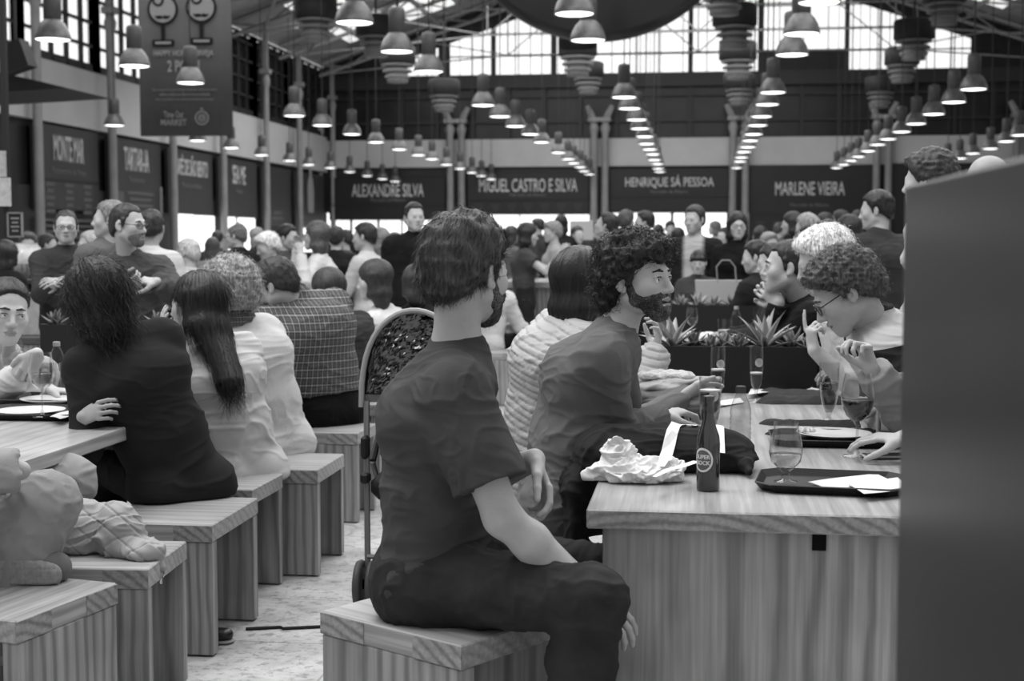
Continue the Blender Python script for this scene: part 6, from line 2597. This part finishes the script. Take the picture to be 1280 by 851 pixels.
p5, J5 = person('white-haired person in a white tee with a raised finger', P(1092, 520, 6.05), P(1052, 372, 6.0), 178, (178, -20, 0), s=1.05, male=True, skin=190, vox=.007, headpos=P(1030, 326, 5.95),
       arms=((P(1018, 438, 5.72), (.3, -.2, -1)), (P(1062, 462, 6.25), (.4, .3, -1))), hands=(dict(d=(-.2, 0, 1), n=(.9, .5, 0), curls=[(.1, .15, .1), (1.1, 1.3, .9), (1.2, 1.3, .9), (1.2, 1.3, .9)], tc=.9), dict(d=(-1, .1, -.1), n=(0, .2, -1))),
       top=dict(name='tee_shirt', mat=cloth(190), fit=.026, sleeve=.8, hem=.05), low=dict(mat=cloth(60)), hair=dict(style='curly', v=200, t=.024, ca=.005, cs=30, n=900, sl=.03, w=.0012, curl=.006, seg=5, jit=.5, lift=.2))
lt, dk = cloth(176), cloth(32)
p6, J6 = person('grey-haired man in glasses and a striped polo bending over the table', P(1128, 566, 5.12), P(1092, 402, 5.06), 182, (180, -34, 0), s=1.1, male=True, skin=184, vox=.0048, headpos=P(1056, 364, 4.98), curve=.06,
       arms=((P(1108, 505, 4.95), (.5, -.4, -1)), (P(1110, 500, 5.2), (.5, .3, -1))), glasses=True, top=dict(name='striped_polo', mat=banded('polo_stripes', 178, 34, .0), band=lambda a, b, c: np.maximum(np.cos((a - .40) / .16 * 2 * math.pi + 1.0 * b) - .1, (a - .53) * 8), fit=.024, wr=.006, hem=.05, collar='shirt', sleeve=.9), low=dict(mat=cloth(40)),
       hair=dict(style='curly', v=70, t=.022, ca=.009, cs=60, n=1500, sl=.022, curl=.006, seg=6, w=.0011, jit=.7, lift=.6), face=dict(nose=1.1), brow=60)
p7, J7 = person('diner in a grey fleece mostly hidden by the partition, fist raised', P(1215, 610, 4.65), P(1196, 410, 4.62), 180, (180, -10, 0), s=1.05, male=True, skin=192, vox=.0055,
       arms=((P(1130, 548, 4.36), (.4, -.3, -1)), (P(1090, 462, 4.62), (.3, .2, -1))), hands=(dict(d=(-1, .25, .0), n=(-.1, .2, -1), curl=(.25, .4, .3)), dict(d=(-.35, -.05, .95), n=(-.8, -.5, .1), curl=(1.0, 1.1, .8), tc=.9)),
       top=dict(name='fleece', mat=cloth(140), fit=.026, wr=.006, hem=.05), low=dict(mat=cloth(40)), hair=dict(style='short', v=50))
p9, J9 = person('standing person with dark curly hair, only the head top above the partition', P(1182, 430, 6.4), P(1172, 266, 6.4), 140, (150, -4, 0), s=1.0, male=False, skin=186, sit=False, vox=.008, headpos=P(1160, 226, 6.4),
       top=dict(mat=cloth(170)), low=dict(mat=cloth(30)), hair=dict(style='curly', v=42, t=.024, ca=.010))
p10, J10 = person('bald person standing beyond the partition, only the crown visible', P(1240, 480, 7.6), P(1240, 266, 7.6), 200, (200, -5, 0), s=1.1, male=True, skin=172, sit=False, vox=.009, headpos=P(1233, 226, 7.6), top=dict(mat=cloth(60)), low=dict(mat=cloth(30)))

# standing men at the left
p20, J20 = person('balding man in glasses and a dark shirt standing left of centre', P(165, 420, 7.95), P(160, 322, 7.9), -58, (-12, -2, 0), s=1.02, male=True, skin=186, sit=False, vox=.006, headpos=P(160, 281, 7.82),
       arms=((P(196, 352, 7.62), (.5, .4, -.6)), (P(150, 356, 7.55), (-.5, .2, -.8))), hands=(dict(d=(-.9, -.2, .1), n=(0, .5, -.8), curl=(.8, .9, .7)), dict(d=(.9, -.1, .1), n=(0, .5, .5), curl=(.8, .9, .7))),
       top=dict(name='shirt', mat=cloth(74), fit=.026, wr=.006, collar='shirt', hem=.08), low=dict(mat=cloth(22)), hair=dict(style='short', v=38, t=.004, n=500, sl=.012, w=.001, lift=.1), beard=dict(v=60, t=.0025, mix=.45), glasses=True, brow=34)

for J_, lb in ((J4, 'pine stool under the man with clasped hands'), (J5, 'pine stool under the white-haired person'), (J6, 'pine stool under the man bending over in glasses'), (J7, 'pine stool under the diner behind the partition'),
               (J15, 'pine stool under the long-haired person in the ribbed cardigan'), (J16, 'pine stool under the woman in the fluffy white top'), (J17, 'pine stool under the person in black behind the pushchair'), (J18, 'pine stool under the woman in the white shirt at the left edge')):
    st = copy_tree(stool0)
    h_ = J_['hip']
    st.location = (h_[0], h_[1], 0)
    st.scale = (1, 1, max(min((h_[2] - .085) / SH_, 1.3), .8))
    st['label'] = lb
    st['group'] = 'pine stools'


def quick(label, px, ytop, Y, f, hd=None, sit=False, male=True, hair='short', hv=40, topv=60, lowv=35, skin=184, s=None, arms=(None, None), lean=0.0, fit=.022, name='shirt', **kw):
    crown = P(px, ytop, Y)
    if s is None:
        s = 1.0 if sit else max(.86, min(1.1, crown.z / 1.74))
    hp = crown - Vector((0, 0, .128 * s))
    fw = Vector((math.cos(rad(f)), math.sin(rad(f)), 0))
    nk = hp - Vector((0, 0, .165 * s)) - fw * .03
    if sit:
        hipz = max(nk.z - .50 * s, .5) if nk.z > .9 else nk.z - .45
    else:
        hipz = nk.z - .52 * s
    hip = Vector((nk.x, nk.y, hipz)) - fw * lean
    tp = dict(mat=topv if not isinstance(topv, (int, float)) else cloth(topv), fit=fit, hem=.06, name=name)
    tp.update(kw.pop('top_extra', {}))
    if sit and hip.z > .4:
        st = copy_tree(stool0)
        st.location = (hip.x, hip.y, 0)
        st.rotation_euler = (0, 0, rad(f))
        st.scale = (.9, .9, max((hip.z - .085) / SH_, .6))
        st['label'] = 'pine seat hidden under a seated diner in the far crowd'
        st['group'] = 'seats under the far crowd'
    return person(label, hip, nk, f, (hd if hd is not None else f, -3, 0) if not isinstance(hd, tuple) else hd, s=s, male=male, skin=skin, sit=sit, vox=kw.pop('vox', .0085 if Y < 11 else (.0105 if Y < 16 else .014)),
                  headpos=hp, arms=arms, top=tp, low=dict(mat=cloth(lowv)), hair=None if hair is None else dict(style=hair, v=hv, t=kw.pop('ht', .013), ln=kw.pop('ln', .3), n=500 if Y < 14 else 0, sl=.05 if hair in ('long', 'bob') else .028, w=.0018, lift=.08, jit=.2, curl=.008 if hair == 'curly' else 0), shoes=30, **kw)


quick('balding man in glasses and a dark zip sweater with a shoulder strap', 82, 261, 9.1, -62, (-66, 0, 0), hair='short', ht=.002, hv=52, topv=52, glasses=True, arms=((P(72, 352, 8.75), (.4, .3, -.8)), (P(66, 356, 8.75), (-.4, .2, -.8))), vox=.007)
quick('fair man half hidden behind the standing man in glasses', 136, 250, 8.8, -20, (-165, 0, 0), hv=110, topv=90, vox=.008)
quick('young man in a white tee turned away, standing left of centre', 190, 262, 9.0, 75, (100, -6, 0), hv=40, topv=184, lowv=28, top_extra=dict(sleeve=.8), vox=.008)
quick('white-haired older man in a pale checked shirt, seen from behind', 234, 298, 12.0, 120, (165, -4, 0), hv=170, topv=plaid('pale_check', 120, 190, .05), lowv=50, sit=True)
quick('grey-haired man in a dark jacket bending to the left', 294, 279, 12.5, 170, (180, -8, 0), hair='balding', hv=90, topv=22, lowv=22, fit=.035, name='jacket', glasses=True)
quick('white-haired woman looking down in the left crowd', 334, 290, 12.6, 200, (215, -20, 0), hair='curly', hv=205, topv=150, male=False, sit=True)
quick('dark-haired man with a raised arm, behind the white-haired woman', 360, 280, 13.2, -10, (-15, -6, 0), hv=30, topv=70, sit=True, skin=180)
quick('woman in glasses with long brown hair raising a glass to her mouth', 395, 276, 11.8, 180, (182, 2, 0), hair='long', hv=70, topv=190, male=False, sit=True, glasses=True, arms=((P(376, 318, 11.5), (.3, -.2, -1)), (P(372, 312, 11.9), (.3, .2, -1))))
quick('dark-coated person behind the woman in glasses', 420, 282, 13.0, 100, None, hv=40, topv=25)
quick('man in a white shirt turned left, right of the woman in glasses', 455, 278, 12.6, 170, (175, -5, 0), hv=36, topv=184, lowv=60, sit=True)
quick('long-haired person behind the man in the white shirt', 474, 284, 14.0, 150, (150, -5, 0), hair='long', hv=110, topv=150, male=False, sit=True)
quick('tall man with swept-back hair in a long black coat, standing', 518, 252, 11.6, -75, (-62, 2, 0), hair='short', hv=28, topv=20, lowv=20, fit=.04, name='coat', top_extra=dict(hem=.35), ht=.010, vox=.008)
quick('person in a white shirt and black trousers on the far stool', 618, 322, 12.6, 60, (80, -10, 0), hv=70, topv=190, lowv=22, sit=True, lean=.12)
quick('woman with long dark hair and bare arms leaning over the far pine table', 660, 278, 14.0, 10, (8, -8, 0), hair='long', hv=32, topv=62, male=False, sit=False, s=.92, arms=((P(706, 318, 14.2), (0, 0, -1)), (P(700, 316, 13.8), (0, 0, -1))), top_extra=dict(sleeve=.4))
quick('curly-haired woman across the far pine table', 690, 276, 16.0, 190, (200, -6, 0), hair='curly', hv=120, topv=150, male=False, sit=False, s=.95)
quick('dark-haired person with a long ponytail near the laptop', 702, 268, 20.0, 100, (80, 0, 0), hair='long', hv=22, topv=30, male=False)
quick('man in a white shirt with face turned up, above the curly hair', 758, 265, 13.6, 176, (168, 14, 0), hv=36, topv=190, sit=False)
quick('brown-haired woman behind the man in the white shirt', 783, 262, 16.5, 60, (70, 0, 0), hair='curly', hv=62, topv=120, male=False)
quick('bearded man in a white shirt farther back, above the curly hair', 805, 263, 16.0, 180, (185, -2, 0), hv=26, topv=184, beard=dict(v=30, t=.006))
quick('young man in a dark jacket over a pale tee standing behind the child', 868, 256, 12.6, -95, (-120, -4, 0), hv=46, topv=30, lowv=30, name='jacket', vox=.008, top_extra=dict(mat=banded('open_jacket', 165, 30, .085), band=lambda a, b, c: np.abs(b)))
quick('child with a dark bowl haircut in a quilted vest', 873, 312, 12.0, -92, (-95, -6, 0), hair='bowl', hv=24, topv=58, s=.82, sit=True, male=False, vox=.008, name='vest')
quick('woman with long dark hair and glasses in a black top, standing', 922, 264, 12.4, -85, (-82, 0, 0), hair='long', hv=30, topv=20, male=False, glasses=True, vox=.008)
quick('dark-haired boy in a white collar turned away at the far planter', 945, 300, 10.6, 150, (170, -10, 0), hv=24, topv=30, sit=True, s=.95)
quick('dark-haired person behind the man with clasped hands', 966, 304, 9.4, 180, (185, -12, 0), hv=34, topv=40, sit=True, s=.95)
quick('fair-haired woman with hair tied back in the right crowd', 1008, 266, 13.5, 130, (150, -8, 0), hair='bun', hv=135, topv=120, male=False)
quick('dark-haired woman left of the fair-haired woman', 990, 264, 15.5, 170, (175, -4, 0), hair='long', hv=34, topv=40, male=False)
quick('short dark-haired man in front of the fair-haired woman', 1012, 280, 12.6, 160, (170, -10, 0), hv=22, topv=35, sit=True)
quick('dark-haired person right of the fair-haired woman', 1034, 274, 13.0, 110, (120, -4, 0), hv=24, topv=60, sit=True)
quick('pale-faced woman partly behind others in the right crowd', 1030, 265, 16.5, 200, (215, 0, 0), hair='bob', hv=34, topv=110, male=False)
quick('person in a frilly white top beside the standing man at right', 1060, 268, 12.2, 160, (170, -6, 0), hair='bob', hv=28, topv=190, male=False, sit=True)
quick('tall dark-haired man in a dark tee standing with his back turned at right', 1096, 238, 9.6, 110, (165, -8, 0), hv=24, topv=52, lowv=30, top_extra=dict(sleeve=.7), vox=.0075)
quick('person at the left edge in a black coat with a curved back', 8, 300, 9.8, 60, (80, -8, 0), hv=28, topv=18, lowv=18, fit=.05, name='coat', hair='bob', male=False)
quick('curly grey-haired person behind the chalk sign', 35, 290, 12.0, -60, (-70, 0, 0), hv=95, topv=50, hair='curly', male=False)
quick('pale-haired person behind the zip sweater man', 112, 288, 11.5, 200, (215, 0, 0), hv=150, topv=60, sit=True)
# the far crowd, heads at the back of the hall
FAR = [(60, 292, 16, 40, 70), (265, 296, 17, 60, 120), (272, 288, 20, 35, 60), (322, 284, 20, 130, 40), (430, 287, 18, 30, 80), (492, 290, 18, 60, 150), (560, 284, 19, 40, 120), (600, 280, 22, 90, 160),
       (640, 282, 20, 50, 90), (672, 273, 24, 30, 60), (722, 282, 20, 60, 180), (735, 276, 26, 30, 50), (748, 274, 30, 80, 140), (823, 280, 22, 40, 60), (838, 276, 26, 30, 120), (848, 284, 18, 24, 35), (893, 276, 26, 90, 150), (905, 284, 20, 30, 60),
       (950, 282, 19, 34, 40), (962, 290, 16, 120, 200), (975, 278, 24, 60, 90), (1000, 284, 20, 150, 190), (1050, 262, 17, 28, 40), (1075, 262, 20, 24, 90), (1058, 282, 14.5, 40, 60)]
HN = {24: 'very dark', 28: 'very dark', 30: 'black', 34: 'dark', 35: 'dark', 40: 'dark brown', 50: 'brown', 60: 'brown', 80: 'mid-brown', 90: 'greying', 120: 'fair', 130: 'fair', 150: 'light'}
PLACE = ['left of the zip sweater man', 'just right of the young man in the white tee', 'under the left lit window', 'behind the bending man in the dark jacket', 'beside the dark-coated person', 'left of the man in the black coat', 'just left of the bearded man\'s hair', 'right above the bearded man\'s hair',
         'between the bearded man and the long-haired woman', 'above the long-haired woman at the far table', 'between the far table and the curly-haired man', 'below the tallest lit window strip in the middle', 'left of the man in the white shirt with upturned face', 'right of the bearded man in the white shirt', 'left of the young man in the dark jacket', 'against the shoulder of the young man in the dark jacket',
         'right of the young man in the dark jacket', 'between the young man and the woman in glasses', 'right of the woman in glasses', 'left of the clasped-hands man, low down', 'below the tall sign at its left end', 'behind the fair-haired woman', 'at the left shoulder of the tall man with his back turned', 'against the head of the tall man with his back turned', 'beside the frilly white top']
for i, ((x, y, Y, hv, tv), pl_) in enumerate(zip(FAR, PLACE)):
    f = rng.uniform(0, 360)
    quick('%s-haired far-off diner %s' % (HN.get(hv, 'brown'), pl_), x, y, Y, f, None, hair=['short', 'long', 'short', 'bob', 'curly'][i % 5], hv=hv, topv=tv, male=i % 5 in (0, 2), sit=y > 281, skin=178 + (i * 7) % 18, eyes=False)
